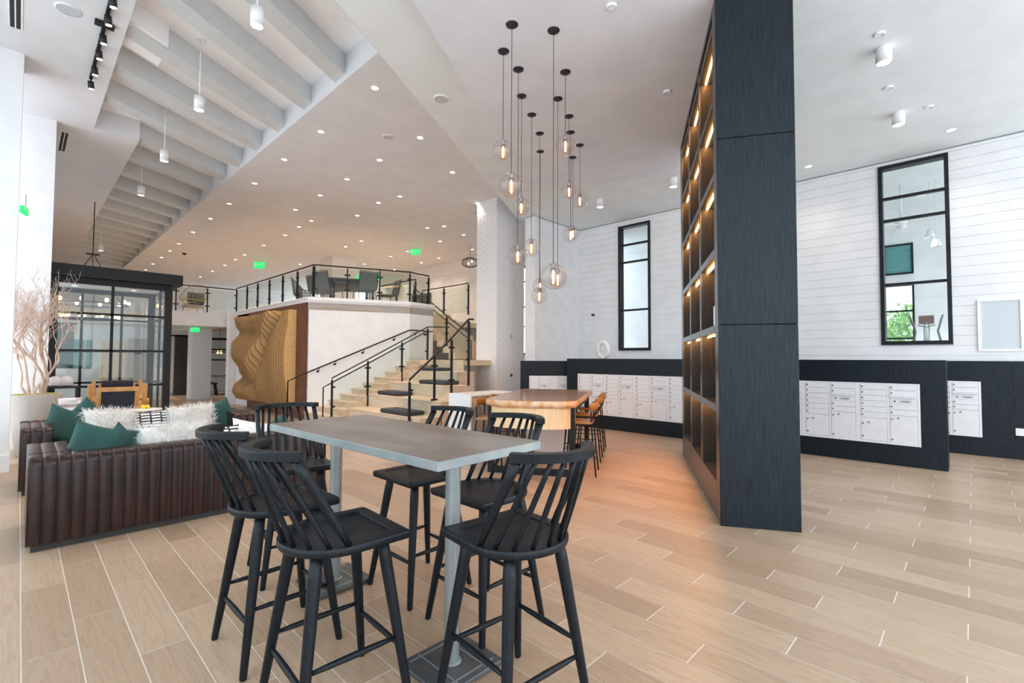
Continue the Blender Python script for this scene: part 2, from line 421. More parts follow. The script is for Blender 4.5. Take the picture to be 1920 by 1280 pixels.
# dropped flat panel that carries the globe pendants
cl = [rf(-2.0, -.74), rf(9.16, -.74), rf(9.16, 2.01), rf(-2.0, 2.01)]
struct(MB().prism(cl, 4.85, 4.949).obj('ceiling_panel', M_ceil2))
beyond = lambda poly: clip(poly, lambda p: nn(p) - NA)
ZW = 5.45
wc = MB()
for poly in ([(-1.2, 0), (.80, 0), (.80, 10.95), (-1.2, 10.95)], [(-1.2, 10.95), (1.43, 10.95), (1.43, 30.2), (-1.2, 30.2)],
             [(3.14, 0), (14.2, 0), (14.2, 30.2), (3.14, 30.2)], [(1.43, 27.6), (3.14, 27.6), (3.14, 30.2), (1.43, 30.2)]):
    wc.prism(beyond(poly), ZW, 5.90)
upper_c = struct(wc.obj('ceiling_lounge', M_ceil3))
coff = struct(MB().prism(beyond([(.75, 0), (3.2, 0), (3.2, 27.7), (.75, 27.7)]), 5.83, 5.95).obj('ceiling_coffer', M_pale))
# beams of the coffer run along the turned grid
y = 6.70 - 3 * 1.128
while y < 27.2:
    pts = clip(clip([(3.14 - t * 3.0, y - t * 3.0 * SR / CR) for t in (0, 1)] + [(3.14 - t * 3.0, y - .30 - t * 3.0 * SR / CR) for t in (1, 0)],
                    lambda p: p[0] - (.79 if y < 12.0 else 1.42)), lambda p: nn(p) - NA)
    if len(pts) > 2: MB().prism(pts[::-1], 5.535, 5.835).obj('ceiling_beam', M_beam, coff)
    y += 1.128
# duct box in the coffer near the left edge
MB().prism([(.80, 7.25), (1.25, 7.50), (1.25, 8.16), (.80, 7.9)], 5.56, 5.83).obj('duct_box', M_pale, coff)

# ------------------------------------------------------------------ left side: white piers of the window wall
def pier(name, x0, x1, y0, y1, h):
    p = struct(MB().box(x0, x1, y0, y1, 0, h).obj(name, M_wall))
    MB().box(x0 - .015, x1 + .015, y0 - .015, y1 + .015, 0, .22).obj('baseboard', M_base_b, p); return p
wl = MB(); WL = [(-2.9, -.3), (.2, 2.9), (3.4, 6.0), (6.4, 8.8)]  # unseen window wall, added to hold back light from the left
ys = [-3.2] + [v for w in WL for v in w] + [8.9]
for a, b in zip(ys[0::2], ys[1::2]): wl.box(-1.4, -1.2, a, b, 0, ZW)
for a, b in WL: wl.box(-1.4, -1.2, a, b, 0, .5).box(-1.4, -1.2, a, b, 5.2, ZW)
struct(wl.obj('wall_left', M_wall))
for i, (a, b) in enumerate(WL):
    r = struct(link('window_%d' % (7 + i), None, None, (-1.3, (a + b) / 2, .5))); h = (b - a) / 2
    MB().box(-.04, .04, -h, -h + .06, 0, 4.7).box(-.04, .04, h - .06, h, 0, 4.7).box(-.04, .04, -h + .06, h - .06, 0, .06).box(-.04, .04, -h + .06, h - .06, 4.64, 4.7).obj('window_frame', M_black, r)
    for z in (1.6, 3.2): MB().box(-.03, .03, -h + .06, h - .06, z - .025, z + .025).obj('mullion', M_black, r)
    MB().box(-.003, .003, -h + .06, h - .06, .06, 4.64).obj('pane', M_glass, r)
pier('wall_left', -1.2, -.06, 8.9, 9.5, ZW)
pier('wall_left', -1.2, .335, 11.05, 11.7, ZW)
# far walls of the lounge and of the upper floor
wf = MB(); WF = [(12.3, 15.5), (16.3, 19.0), (20.5, 23.5), (25.0, 28.5)]  # unseen left wall added with low openings to darken the ceiling there
ys = [11.7] + [v for w in WF for v in w] + [30.2]
for a, b in zip(ys[0::2], ys[1::2]): wf.box(-1.4, -1.2, a, b, 0, ZW)
for a, b in WF: wf.box(-1.4, -1.2, a, b, 0, .3).box(-1.4, -1.2, a, b, 2.5, ZW)
struct(wf.obj('wall_left', M_wall))
struct(MB().box(-1.2, 14.2, 30.0, 30.2, 0, 5.5).obj('wall_back', M_wall))
uw = MB()
W3 = (10.9, 11.9)
for a, b, c, d in ((7.7, W3[0], 0, ZW), (W3[1], 22.5, 0, ZW), (W3[0], W3[1], 0, 1.6), (W3[0], W3[1], 4.75, ZW)): uw.box(12.4, 12.6, a, b, c, d)
uw = struct(uw.obj('wall_upper', M_ship))
z = 2.80
while z < ZW - .05:
    for a, b in (((7.7, W3[0]), (W3[1], 22.5)) if z < 4.7 else ((7.7, 22.5),)):
        MB().box(12.385, 12.4, a, b, z, min(z + .17, ZW - .005)).obj('shiplap_board', M_ship, uw)
    z += .178
tall_window('window_3', (W3[0], W3[1], 1.6, 4.75), (2.6, 3.3, 4.2), 12.4)

# white brick pillar beside the seating stair
def brick_pillar(name, x0, x1, y0, y1, h, bw=.205, bh=.066):
    p = struct(MB().box(x0, x1, y0, y1, 0, h).obj(name, M_brick))
    m = MB(); k = 0; z = .0
    while z < h - .02:
        for (ax, lo, hi) in (('x', y0, y1), ('y', x0, x1)):
            t = lo - (bw / 2 if k % 2 else 0)
            while t < hi:
                a, b = max(t + .005, lo), min(t + bw - .005, hi); d = .010 + .004 * random.random()
                if b - a > .03:
                    if ax == 'x': m.box(x0 - d, x0, a, b, z + .008, min(z + bh - .008, h))
                    else: m.box(a, b, y0 - d, y0, z + .008, min(z + bh - .008, h))
                t += bw
        z += bh; k += 1
    o = m.obj('brickwork', M_brick, p); o['kind'] = 'stuff'; return p
brick_pillar('wall_pillar', 8.11, 9.10, 8.39, 9.11, ZW, .235, .076)
MB().lathe([(0, .012), (.035, .012), (.04, 0)], 16).obj('outlet_cover', M_ink, None)
_o = bpy.data.objects['outlet_cover']; _o.rotation_euler = (PI / 2, 0, 0); _o.location = (8.63, 8.372, 1.05)
tag(_o, 'round black outlet cover low on the white brick pillar', 'outlet')

# ------------------------------------------------------------------ raised floor, art wall, skewed stair wall
D1 = (math.cos(math.radians(-22.5)), math.sin(math.radians(-22.5)))
A0 = (4.80, 11.42); A1 = (7.03, 10.50); A2 = (7.89, 10.66)
LZ = 2.90
up = struct(MB().prism([A0, A1, A2, (7.95, 11.4), (7.95, 13.6), (12.4, 13.6), (12.4, 30), (-1.2, 30), (-1.2, 17.78), (4.80, 17.78)], 2.62, 2.80).obj('floor_upper', M_oak2))
wa = MB()
wa.box(4.80, 4.98, 11.5, 17.6, 0, LZ)                                             # art wall
wa.prism([A0, A1, (A1[0] + .07, A1[1] + .17), (A0[0] + .18, A0[1] + .16)], 0, LZ)     # stair wall
wa.prism([A1, A2, (A2[0] - .03, A2[1] + .18), (A1[0] + .03, A1[1] + .18)], 0, LZ)
wa.box(7.75, 7.92, 10.85, 13.6, 0, 2.62)
struct(wa.obj('wall_stair', M_wall))
tr = MB()
tr.box(4.77, 5.02, 11.5, 17.6, LZ, LZ + .03)
tr.prism([(A0[0] - .03, A0[1] - .03), (A1[0], A1[1] - .035), (A1[0] + .08, A1[1] + .2), (A0[0] + .2, A0[1] + .2)], LZ - .05, LZ + .03)
tr.prism([(A1[0], A1[1] - .035), (A2[0] + .03, A2[1] - .03), (A2[0], A2[1] + .2), (A1[0] + .08, A1[1] + .2)], LZ - .05, LZ + .03)
struct(tr.obj('trim_2', M_white))
# bridge edge across the back and the low ceiling behind it
struct(MB().box(2.6, 4.80, 17.6, 17.8, 2.46, 2.90).obj('wall_bridge', M_wall))
struct(MB().box(-1.2, 4.80, 17.8, 30, 2.47, 2.61).obj('ceiling_low', M_ceil))
struct(MB().box(4.57, 4.80, 16.8, 17.05, 0, 2.90).obj('trim_3', M_wall))
pier('wall_upper_column', 8.43, 9.42, 17.95, 19.0, ZW)
# lower back area: brick pillar, white wall with black framed openings
brick_pillar('wall_pillar', 4.16, 4.74, 19.4, 20.0, 2.47, .22, .075)
struct(MB().box(-1.2, 10.0, 24.0, 24.2, 0, 2.62).obj('wall_far', M_wall))
def dark_frame(name, x0, x1, y, z0, z1, rails, t=.10):
    r = struct(link(name, None, None, ((x0 + x1) / 2, y, z0))); h = (x1 - x0) / 2; H = z1 - z0
    MB().box(-h, -h + t, -.05, .05, 0, H).box(h - t, h, -.05, .05, 0, H).box(-h + t, h - t, -.05, .05, H - t, H).obj('window_frame', M_black, r)
    for q in rails: MB().box(-h + t, h - t, -.03, .03, q - .03, q + .03).obj('mullion', M_black, r)
    MB().box(-h + t, h - t, -.005, .005, 0, H - t).obj('pane', M_glass, r); return r
dark_frame('window_4', 5.30, 6.42, 23.4, .0, 2.3, (1.35, 1.8))
_d = struct(link('door_1', None, None, (4.40, 22.0, 0)))
MB().box(-.26, .18, -.08, .08, 0, 2.32).obj('door_leaf', M_ink, _d)
MB().box(-.50, -.42, -.08, .08, 0, 2.32).box(.40, .46, -.08, .08, 0, 2.32).box(-.42, .40, -.08, .08, 2.26, 2.32).obj('door_frame', M_black, _d)
MB().box(-.41, -.27, -.02, .02, 0, 2.25).box(.19, .39, -.02, .02, 0, 2.25).obj('pane', M_glass, _d)

# ------------------------------------------------------------------ fitness room beyond the tall windows
struct(MB().box(10.62, 17.0, -4.0, 9.0, .30, .40).obj('floor_fitness', M_greywood))
wg = MB()
GX = 15.0
for a, b, c, d in ((-4, 1.03, .4, 5.2), (1.55, 9, .4, 5.2), (1.03, 1.55, 3.32, 3.57), (1.03, 1.55, 4.32, 5.2), (1.03, 1.55, .4, .9)): wg.box(GX, GX + .15, a, b, c, d)
struct(wg.obj('wall_fitness', M_wall))
struct(MB().box(10.62, 15.1, -4, 9, 5.2, 5.3).obj('ceiling_fitness', M_ceil))
for nm, z0, z1, mm in (('window_5', .9, 3.32, (2.0, 2.67)), ('window_6', 3.57, 4.32, ())):
    r = struct(link(nm, None, None, (GX, 1.29, z0))); H = z1 - z0
    MB().box(-.03, .05, -.29, -.25, 0, H).box(-.03, .05, .25, .29, 0, H).box(-.03, .05, -.25, .25, 0, .04).box(-.03, .05, -.25, .25, H - .04, H).obj('window_frame', M_black, r)
    for q in mm: MB().box(-.02, .04, -.25, .25, q - z0 - .02, q - z0 + .02).obj('mullion', M_black, r)
    MB().box(.0, .006, -.25, .25, .04, H - .04).obj('pane', M_glass if nm == 'window_5' else M_teal, r)
# ------------------------------------------------------------------ near bar table
t = thing('bar_table', 'tall rectangular bar table with brown zinc top between the six black stools', 'table', (1.487, 2.40, 0))
MB().rbox(-.336, .336, -.822, .822, 1.018, 1.0585, .002, 1).obj('table_edge', M_steel, t, rz=math.radians(2.6))['label'] = 'zinc edge band'
MB().rbox(-.334, .334, -.820, .820, 1.0565, 1.0600, .0008, 1).obj('table_top', M_zinc, t, rz=math.radians(2.6))
for y in (-.565, .66):
    c = MB().tube([(0, y, .028), (0, y, 1.02)], .037, 28, caps=False).lathe([(.050, .027), (.044, .034), (.037, .036)], 28, (0, y, 0))
    c.obj('column', M_steel, t)
    MB().rbox(-.185, .185, y - .17, y + .165, .008, .028, .003, 1).obj('base_plate', M_base, t)
    rdg = MB()
    for x in (-.085, .085): rdg.box(x - .003, x + .003, y - .15, y + .15, .028, .031)
    for x in (-.13, .13): rdg.box(-.15, .15, y + x - .003, y + x + .003, .028, .031)
    rdg.obj('weld_bead', M_steel, t)
    for sx in (-.16, .16):
        for sy in (-.145, .14): MB().lathe([(0, .0), (.018, 0), (.018, .010), (0, .010)], 12, (sx, y + sy, 0)).obj('glide', M_ink, t)

# ------------------------------------------------------------------ black spindle-back stools
def seat_outline(s):
    pts = [(-.226, .222), (-.205, .232), (.205, .232), (.226, .222)]
    n = 22
    for i in range(n + 1):
        a = -i / n * PI
        pts.append((.232 * math.cos(a) * (1 if 0 < i < n else 1), -.018 + .222 * math.sin(a)))
    return [(x * s, y * s) for x, y in pts]
def make_stool():
    r = thing('spindle_stool', '', 'stool')
    rings = [(.93, .698), (.985, .702), (1, .711), (1, .726), (.985, .7335), (.955, .735), (.76, .7345), (.735, .7295), (.4, .7255)]
    m = MB(); k = len(seat_outline(1))
    for s_, z_ in rings: m.v += [(x, y, z_) for x, y in seat_outline(s_)]
    for i in range(len(rings) - 1):
        for j in range(k):
            m.f.append((i * k + j, i * k + (j + 1) % k, (i + 1) * k + (j + 1) % k, (i + 1) * k + j)[::-1]); m.sm.append(1 <= i <= 2)
    m.f.append(tuple(range(k))); m.sm.append(False)
    m.f.append(tuple(reversed(range((len(rings) - 1) * k, len(rings) * k)))); m.sm.append(False)
    m.obj('seat', M_stool, r)
    cr = []
    for i in range(17):
        u = i / 16 * 2 - 1; x = .212 * u; y = -.232 - .128 * (1 - abs(u) ** 2.2)
        cr.append((x, y, 1.112))
    m = MB(); P = []
    for i, (x, y, z_) in enumerate(cr):
        a = Vector(cr[max(i - 1, 0)]); b = Vector(cr[min(i + 1, 16)]); tn = (b - a).normalized(); nv = Vector((-tn.y, tn.x, 0))
        p = Vector((x, y, z_)); hw = .026
        P.append([p + nv * hw + Vector((0, 0, -.013)), p - nv * hw + Vector((0, 0, -.016)), p - nv * (hw + .002) + Vector((0, 0, .010)),
                  p - nv * (hw - .006) + Vector((0, 0, .017)), p + nv * (hw - .006) + Vector((0, 0, .017)), p + nv * hw + Vector((0, 0, .010)), p + nv * hw + Vector((0, 0, -.013))])
    m.grid(P, smooth=False); m.f.append((0, 1, 2, 3, 4, 5)); m.sm.append(False)
    o = 16 * 7; m.f.append((o + 5, o + 4, o + 3, o + 2, o + 1, o)); m.sm.append(False)
    m.obj('crest_rail', M_stool, r)
    for i in range(9):
        u = i / 8 * 2 - 1; a = PI / 2 * (1 - u)
        bx, by = .206 * math.sin(u * PI / 2 * .96), -.022 - .196 * math.cos(u * PI / 2 * .96) + .002
        uu = u * .93; tx = .212 * uu; ty = -.232 - .128 * (1 - abs(uu) ** 2.2)
        p0, p1 = Vector((bx, by, .722)), Vector((tx, ty, 1.098))
        pts = [p0.lerp(p1, q / 5) for q in range(6)]
        if abs(u) > .95: MB().tube(pts, [(.0125, .0125), (.0150, .0145), (.0175, .015), (.020, .0155), (.0225, .0155), (.0235, .0155)], 10, flat=(0, 1, 0)).obj('back_post', M_stool, r)
        else: MB().tube(pts, [.0088, .0105, .0115, .0115, .0105, .0095], 10).obj('spindle', M_stool, r)
    foot = {}
    for sx in (-1, 1):
        for sy in (-1, 1):
            a, b = Vector((sx * .135, sy * .140, .705)), Vector((sx * .229, sy * .231, 0))
            MB().tube([a, a.lerp(b, .12), a.lerp(b, .55), a.lerp(b, .985), b], [.0235, .0262, .0225, .0168, .014], 14).obj('leg', M_stool, r)
            foot[sx, sy] = (a, b)
    def at(k, z_): a, b = foot[k]; return a.lerp(b, 1 - z_ / .705)
    def bar(k1, k2, z_):
        a, b = at(k1, z_), at(k2, z_)
        MB().tube([a.lerp(b, q) for q in (.04, .2, .5, .8, .96)], [.0085, .0115, .0135, .0115, .0085], 10).obj('stretcher', M_stool, r)
    bar((-1, 1), (-1, -1), .285); bar((1, 1), (1, -1), .285); bar((-1, 1), (1, 1), .245); bar((-1, -1), (1, -1), .225)
    return r
stool = make_stool()
STOOLS = [(1.512, 1.452, -6, 'black spindle stool at the near short end of the bar table'),
          (.985, 2.005, -93, 'black spindle stool nearest the camera on the sofa side of the bar table'),
          (.985, 2.665, -90, 'black spindle stool on the sofa side of the bar table, second from the camera'),
          (1.375, 3.475, 172, 'black spindle stool at the far short end of the bar table, facing the camera'),
          (1.868, 2.640, 90, 'black spindle stool across the bar table, farther of the two on the bookcase side'),
          (1.887, 2.032, 90, 'black spindle stool across the bar table, nearer of the two on the bookcase side')]
for i, (x, y, a, lab) in enumerate(STOOLS):
    place(stool, (x, y, 0), math.radians(a), lab, 'black spindle stools around the bar table', i == 0)

# ------------------------------------------------------------------ channelled leather sofas
def ribbed(x0, x1, path, pitch=.0815, depth=.008, closed_ends=True, sm=True):
    """a cross-section (y, z) path with outward normals swept along x in soft upholstered ribs"""
    n = max(1, round((x1 - x0) / pitch)); m = MB(); P = []
    k = len(path); nrm = []
    for i in range(k):
        a, b = path[max(i - 1, 0)], path[min(i + 1, k - 1)]
        d = Vector((b[0] - a[0], b[1] - a[1])).normalized(); nrm.append((d.y, -d.x))
    for q in range(n):
        for w in (0, .05, .16, .5, .84, .95):
            x = x0 + (x1 - x0) * (q + w) / n
            h = depth * (1 - (2 * w - 1) ** 8) if w > 0 else -.006
            P.append([(x, path[i][0] + nrm[i][0] * h, path[i][1] + nrm[i][1] * h) for i in range(k)])
    P.append([(x1, path[i][0], path[i][1]) for i in range(k)])
    P[0] = [(x0, path[i][0], path[i][1]) for i in range(k)]
    m.grid(P, smooth=sm)
    if closed_ends:
        o = (len(P) - 1) * k
        m.f.append(tuple(range(k))); m.sm.append(False); m.f.append(tuple(o + j for j in reversed(range(k)))); m.sm.append(False)
    return m
def roundpath(y0, y1, z0, z1, r=.06):
    p = [(y0, z0), (y0, z1 - r)]
    p += [(y0 + r - r * math.cos(a), z1 - r + r * math.sin(a)) for a in (PI / 8, PI / 4, 3 * PI / 8, PI / 2)]
    p += [(y1 - r + r * math.sin(a), z1 - r + r * math.cos(a)) for a in (0.001, PI / 8, PI / 4, 3 * PI / 8, PI / 2)]
    return [(a, b) for a, b in p + [(y1, z0)]][::-1]
def sofa(label, loc, rz):
    r = thing('leather_sofa', label, 'sofa', loc, rz, 'channelled leather sofas')
    L = 1.145
    ribbed(-L, L, roundpath(-.47, -.24, .055, .705)).obj('backrest', M_leather, r)
    for s_ in (-1, 1):
        a, b = sorted((s_ * L, s_ * (L - .255)))
        ribbed(a, b, roundpath(-.245, .475, .055, .70)).obj('armrest', M_leather, r)
    ribbed(-L + .26, L - .26, roundpath(-.24, .44, .055, .27, .03)).obj('seat_base', M_leather, r)
    for s_ in (-1, 1):
        a, b = sorted((s_ * .005, s_ * (L - .265)))
        MB().rbox(a, b, -.235, .455, .272, .42, .04, 3, smooth=True).obj('seat_cushion', M_leather, r)
    MB().box(-L + .03, L - .03, -.45, .455, 0.0, .055).obj('plinth', M_ink, r)
    return r
sofa('brown ribbed leather sofa with its back to the camera, behind the bar table', (1.215, 5.577, 0), 0)
sofa('brown ribbed leather sofa facing the camera, beyond the other sofa', (1.175, 7.72, 0), PI)

# cushions
def cushion_mesh(w, h, t, pinch=.10, n=14):
    m = MB(); P = []
    for i in range(n + 1):
        row = []
        for j in range(n + 1):
            u, v = i / n * 2 - 1, j / n * 2 - 1
            k = 1 - pinch * (1 - abs(u) ** 2) * abs(v) ** 3; k2 = 1 - pinch * (1 - abs(v) ** 2) * abs(u) ** 3
            row.append((u * w / 2 * k2, v * h / 2 * k, (max(0, (1 - u ** 4)) * max(0, (1 - v ** 4))) ** .55 * t / 2))
        P.append(row)
    m.grid(P); m.grid([[(x, y, -z) for x, y, z in r][::-1] for r in P]); return m
def cushion(name, label, w, h, t, m_, loc, rot, cat='cushion', group=None, fur=0, wr=0.0):
    mb = cushion_mesh(w, h, t)
    if wr:
        mb.v = [(x, y, z + wr * math.sin(14 * x + 9 * y) * (1 - (2 * x / w) ** 2) * (1 if z > 0 else -1)) for x, y, z in mb.v]
    o = mb.obj(name, m_); tag(o, label, cat, group); o.location = loc; o.rotation_euler = rot
    if fur:
        fm = MB(); rnd = random.Random(fur)
        for q in range(5200):
            u, v = rnd.uniform(-1, 1), rnd.uniform(-1, 1); sg = rnd.choice((-1, 1))
            z_ = ((1 - u ** 4) * (1 - v ** 4)) ** .55 * t / 2 * sg
            p = Vector((u * w / 2, v * h / 2, z_))
            d = Vector((u * abs(u) * 1.1 + rnd.gauss(0, .35), v * abs(v) * 1.1 + rnd.gauss(0, .35) - .15, sg * .8 + rnd.gauss(0, .25))).normalized()
            L = rnd.uniform(.025, .052); sd = d.cross(Vector((rnd.gauss(0, 1), rnd.gauss(0, 1), rnd.gauss(0, 1)))).normalized() * rnd.uniform(.0014, .003)
            dr = Vector((rnd.gauss(0, .012), rnd.gauss(0, .012), rnd.gauss(0, .012)))
            fm.add([p - sd, p + sd, p + d * L * .6 + sd * .7 + dr, p + d * L + dr * 2], [(0, 1, 2), (0, 2, 3)])
        fo = fm.obj('fur', m_, o); fo['kind'] = 'stuff'
    return o
R = math.radians
gv, gw, gs = 'green velvet cushions on the sofas', 'white fur cushions on the sofas', 'striped cushions on the sofas'
cushion('velvet_cushion', 'green velvet cushion in the left corner of the far sofa, tipped on a corner', .46, .46, .15, M_velvet, (.42, 7.72, .64), (R(68), R(24), R(8)), group=gv, wr=.006)
cushion('velvet_cushion', 'green velvet cushion half hidden behind the left fur cushion on the far sofa', .46, .46, .14, M_velvet, (.60, 7.90, .66), (R(78), R(45), R(-6)), group=gv)
cushion('fur_cushion', 'shaggy white fur cushion on the left half of the far sofa', .50, .42, .17, M_furw, (.80, 7.66, .62), (R(74), R(2), R(2)), group=gw, fur=3)
cushion('striped_cushion', 'navy and white striped cushion between the two fur cushions of the far sofa', .46, .40, .13, M_stripe, (1.22, 7.78, .57), (R(72), R(-3), 0), group=gs)
cushion('fur_cushion', 'shaggy white fur cushion on the right half of the far sofa', .52, .42, .17, M_furw, (1.66, 7.66, .61), (R(74), R(-4), R(-4)), group=gw, fur=5)
cushion('velvet_cushion', 'dark green velvet cushion standing against the right arm of the far sofa', .46, .46, .14, M_velvet, (1.98, 7.70, .61), (R(74), R(-28), R(-14)), group=gv)
cushion('velvet_cushion', 'wrinkled green velvet cushion, left of the two peeking over the near sofa back', .46, .46, .16, M_velvet, (.50, 5.47, .665), (R(66), R(16), R(-14)), group=gv, wr=.012)
cushion('velvet_cushion', 'green velvet cushion standing on its corner, right of the two over the near sofa back', .43, .43, .17, M_velvet, (.655, 5.47, .60), (R(80), R(43), R(12)), group=gv)
cushion('fur_cushion', 'long white fur cushion lying along the near sofa back', .56, .36, .22, M_furw, (1.03, 5.50, .655), (R(58), R(2), R(3)), group=gw, fur=8)
cushion('cloth_cushion', 'pale blue cloth cushion under the long fur cushion on the near sofa', .60, .36, .12, M_bluecloth, (1.02, 5.455, .59), (R(70), 0, 0))
cushion('striped_cushion', 'navy and white striped cushion leaning on the near sofa back', .46, .42, .13, M_stripe, (1.40, 5.47, .575), (R(70), R(-3), 0), group=gs)
cushion('cloth_cushion', 'white cloth cushion on the right half of the near sofa', .50, .42, .15, M_furw, (1.78, 5.52, .60), (R(66), R(12), R(-4)))
cushion('velvet_cushion', 'green velvet cushion lying low at the right end of the near sofa', .44, .44, .15, M_velvet, (2.02, 5.58, .585), (R(62), R(-20), R(10)), group=gv)
# ------------------------------------------------------------------ tall charcoal bookcase, turned 30 degrees
bk = thing('bookcase', 'ceiling-high charcoal oak bookcase with warm light strips in its compartments', 'bookcase', (4.385, 1.648, 0), math.radians(29.9))
BL, BT, BH_ = 3.31, .640, 4.845
for a, b in ((0, 1.785), (1.790, 3.482), (3.487, BH_)):
    MB().rbox(-.012, .014, -BT, .004, a + (0 if a == 0 else 0), b, .003, 1).obj('end_panel', M_panel, bk)
MB().box(.014, BL, -BT, -BT + .03, 0, BH_).obj('rear_panel', M_panel, bk)
MB().box(.014, BL, -.46, -.44, .0, BH_).obj('back_panel', M_panel2, bk)
MB().box(BL - .02, BL, -BT, .0, 0, BH_).obj('end_panel', M_panel, bk)
ST = [(.014, .20), (1.125, 1.225), (2.115, 2.215), (3.085, BL - .02)]
for a, b in ST:
    MB().box(a, b, -.44, -.012, .0, BH_).obj('divider', M_panel2, bk); MB().box(a, b, -.012, 0, .0, BH_).obj('front_edge', M_face, bk)
RZ = [1.02, 1.762, 2.486, 3.21, 3.934, 4.655]
MB().box(.20, 3.085, -.44, .001, 0, .34).obj('plinth', M_face, bk)
MB().box(.20, 3.085, -.44, .001, BH_ - .06, BH_).obj('top_rail', M_face, bk)
for z in RZ:
    for (a0, a1), (b0, b1) in zip(ST, ST[1:]): MB().box(a1, b0, -.44, .001, z - .036, z + .036).obj('shelf_board', M_face, bk)
for z in RZ:
    for (a0, a1), (b0, b1) in zip(ST, ST[1:]):
        MB().box(a1 + .02, b0 - .02, -.080, -.064, z - .046, z - .036).obj('light_strip', M_led, bk)
_o = MB().rbox(-.03, .03, -.09, .09, 0, .19, .003, 1).obj('white_box', M_white)
tag(_o, 'small white box standing alone in the bookcase at the near end', 'box')
_o.location = (4.385 + math.cos(R(29.9)) * .32 + math.sin(R(29.9)) * .10, 1.648 + math.sin(R(29.9)) * .32 - math.cos(R(29.9)) * .10, 1.80); _o.rotation_euler = (0, 0, R(29.9))

# ------------------------------------------------------------------ charcoal mail walls with white mailbox units
def text_mesh(s, size):
    c = bpy.data.curves.new('lettering', 'FONT'); c.body = s; c.size = size; c.align_x = 'CENTER'; c.align_y = 'CENTER'; c.extrude = .0006
    o = bpy.data.objects.new('lettering', c); COL.objects.link(o)
    bpy.context.view_layer.update()
    me = bpy.data.meshes.new_from_object(o.evaluated_get(bpy.context.evaluated_depsgraph_get()))
    bpy.data.objects.remove(o); return me
usmail = text_mesh('U.S. MAIL', .034); usmail.materials.clear(); usmail.materials.append(M_ink)
def lock_at(m, y, z): return m.lathe([(0, .010), (.009, .010), (.012, 0)], 8)
UW, UZ0, UZ1 = .70, .285, 1.145
_door = MB().rbox(-.016, 0, -.147, .147, .0045, .0755, .004, 1).mesh('small_door', M_mail)
_lm = MB(); _lm.tube([(-.024, 0, 0), (-.011, 0, 0)], .0095, 10); _lock = _lm.mesh('lock', M_lock)
_pd1 = MB().rbox(-.012, 0, -.148, .148, .004, .306, .004, 1).mesh('parcel_door', M_mail)
_pd2 = MB().rbox(-.012, 0, -.148, .148, .004, .392, .004, 1).mesh('parcel_door', M_mail)
def make_unit():
    r = thing('mailbox_unit', '', 'mailbox')
    f = MB(); f.box(0, .35, 0, UW, UZ0, UZ1)
    for a, b in ((0, .028), (.336, .364), (UW - .028, UW)): f.box(-.012, 0, a, b, UZ0, UZ1)
    f.box(-.012, 0, .028, .336, UZ0, UZ0 + .022).box(-.012, 0, .364, UW - .028, UZ0, UZ0 + .022).box(-.012, 0, .028, .336, UZ1 - .018, UZ1).box(-.012, 0, .364, UW - .028, UZ1 - .018, UZ1)
    f.obj('frame', M_mail, r)
    cl, crr = .518, .182      # seen from the room the larger y is the left column
    def door(me, y, z0, locks):
        d = link('parcel_door' if 'parcel' in me.name else 'small_door', me, r, (0, y, z0))
        for ly, lz in locks: link('lock', _lock, d, (0, ly, lz))
    for k in range(6): door(_door, cl, 1.045 - k * .0815, [(.125, .045)])
    door(_pd1, cl, .312, [(.125, .245), (.125, .06), (.055, .262)])
    for k in (0, 1): door(_door, crr, 1.045 - k * .0815, [(.125, .045)])
    h = MB(); h.prism([(-.035, -.145), (0, -.145), (0, .145), (-.035, .145)], .945, .962); h.obj('slot_hood', M_mail, r, (0, crr, 0))
    p = MB().rbox(-.010, 0, -.148, .148, .858, .940, .003, 1).obj('slot_panel', M_mail, r, (0, crr, 0))
    link('lock', _lock, p, (0, .09, .895))
    pl = MB().box(-.012, -.010, -.085, .035, .878, .912).obj('label_plate', M_plate, p)
    tx = link('lettering', usmail, p, (-.0127, -.025, .895)); tx.rotation_euler = (PI / 2, 0, -PI / 2); tx.scale = (.55, .62, 1); tx['label'] = 'U.S. MAIL lettering'
    for k in (0, 1): door(_door, crr, .775 - k * .0815, [(.125, .045)])
    me = _pd2; door(me, crr, .298, [(.125, .345), (.125, .06), (.055, .362)])
    return r
unit = make_unit(); first = True
def put_unit(loc, rz, label):
    global first
    place(unit, loc, rz, label, 'white mailbox units in the charcoal walls', first); first = False
MXF = 8.60
mw = thing('mail_wall', 'long charcoal mail wall standing free in front of the right white wall', 'partition', (MXF, 0, 0))
def mail_panels(r, spans, y0, y1, zt, th, lo=.285, hi=1.145, sh=.0):
    ys = [y0] + [v for s_ in spans for v in s_] + [y1]
    MB().box(0, th, y0, y1, 0, lo).obj('lower_panel', M_panel, r); MB().box(0, th, y0, y1, hi, zt).obj('upper_panel', M_panel, r)
    for a, b in zip(ys[0::2], ys[1::2]):
        if b - a > .01: MB().box(0, th, a, b, lo, hi).obj('stile_panel', M_panel, r)
mail_panels(mw, [(.54, 2.64), (3.50, 6.30)], .272, 6.60, 1.475, .50)
for k in range(3): put_unit((MXF + .012, .54 + k * .70, 0), 0, ['white mailbox unit at the right end of the long mail wall', 'white mailbox unit second from the right end of the long mail wall', 'white mailbox unit third from the right end, hidden by the bookcase end'][k])
for k in range(4): put_unit((MXF + .012, 3.50 + k * .70, 0), 0, ['white mailbox unit just left of the bookcase, cut by it', 'white mailbox unit second left of the bookcase', 'white mailbox unit third left of the bookcase', 'white mailbox unit at the left end of the long mail wall, behind the wood table'][k])
mw2 = thing('mail_wall', 'charcoal panelling with one mailbox unit on the wall at the far right edge', 'partition', (10.40, 0, 0))
mail_panels(mw2, [(-.065, .30)], -.415, .62, 1.465, .05, .305, 1.13)
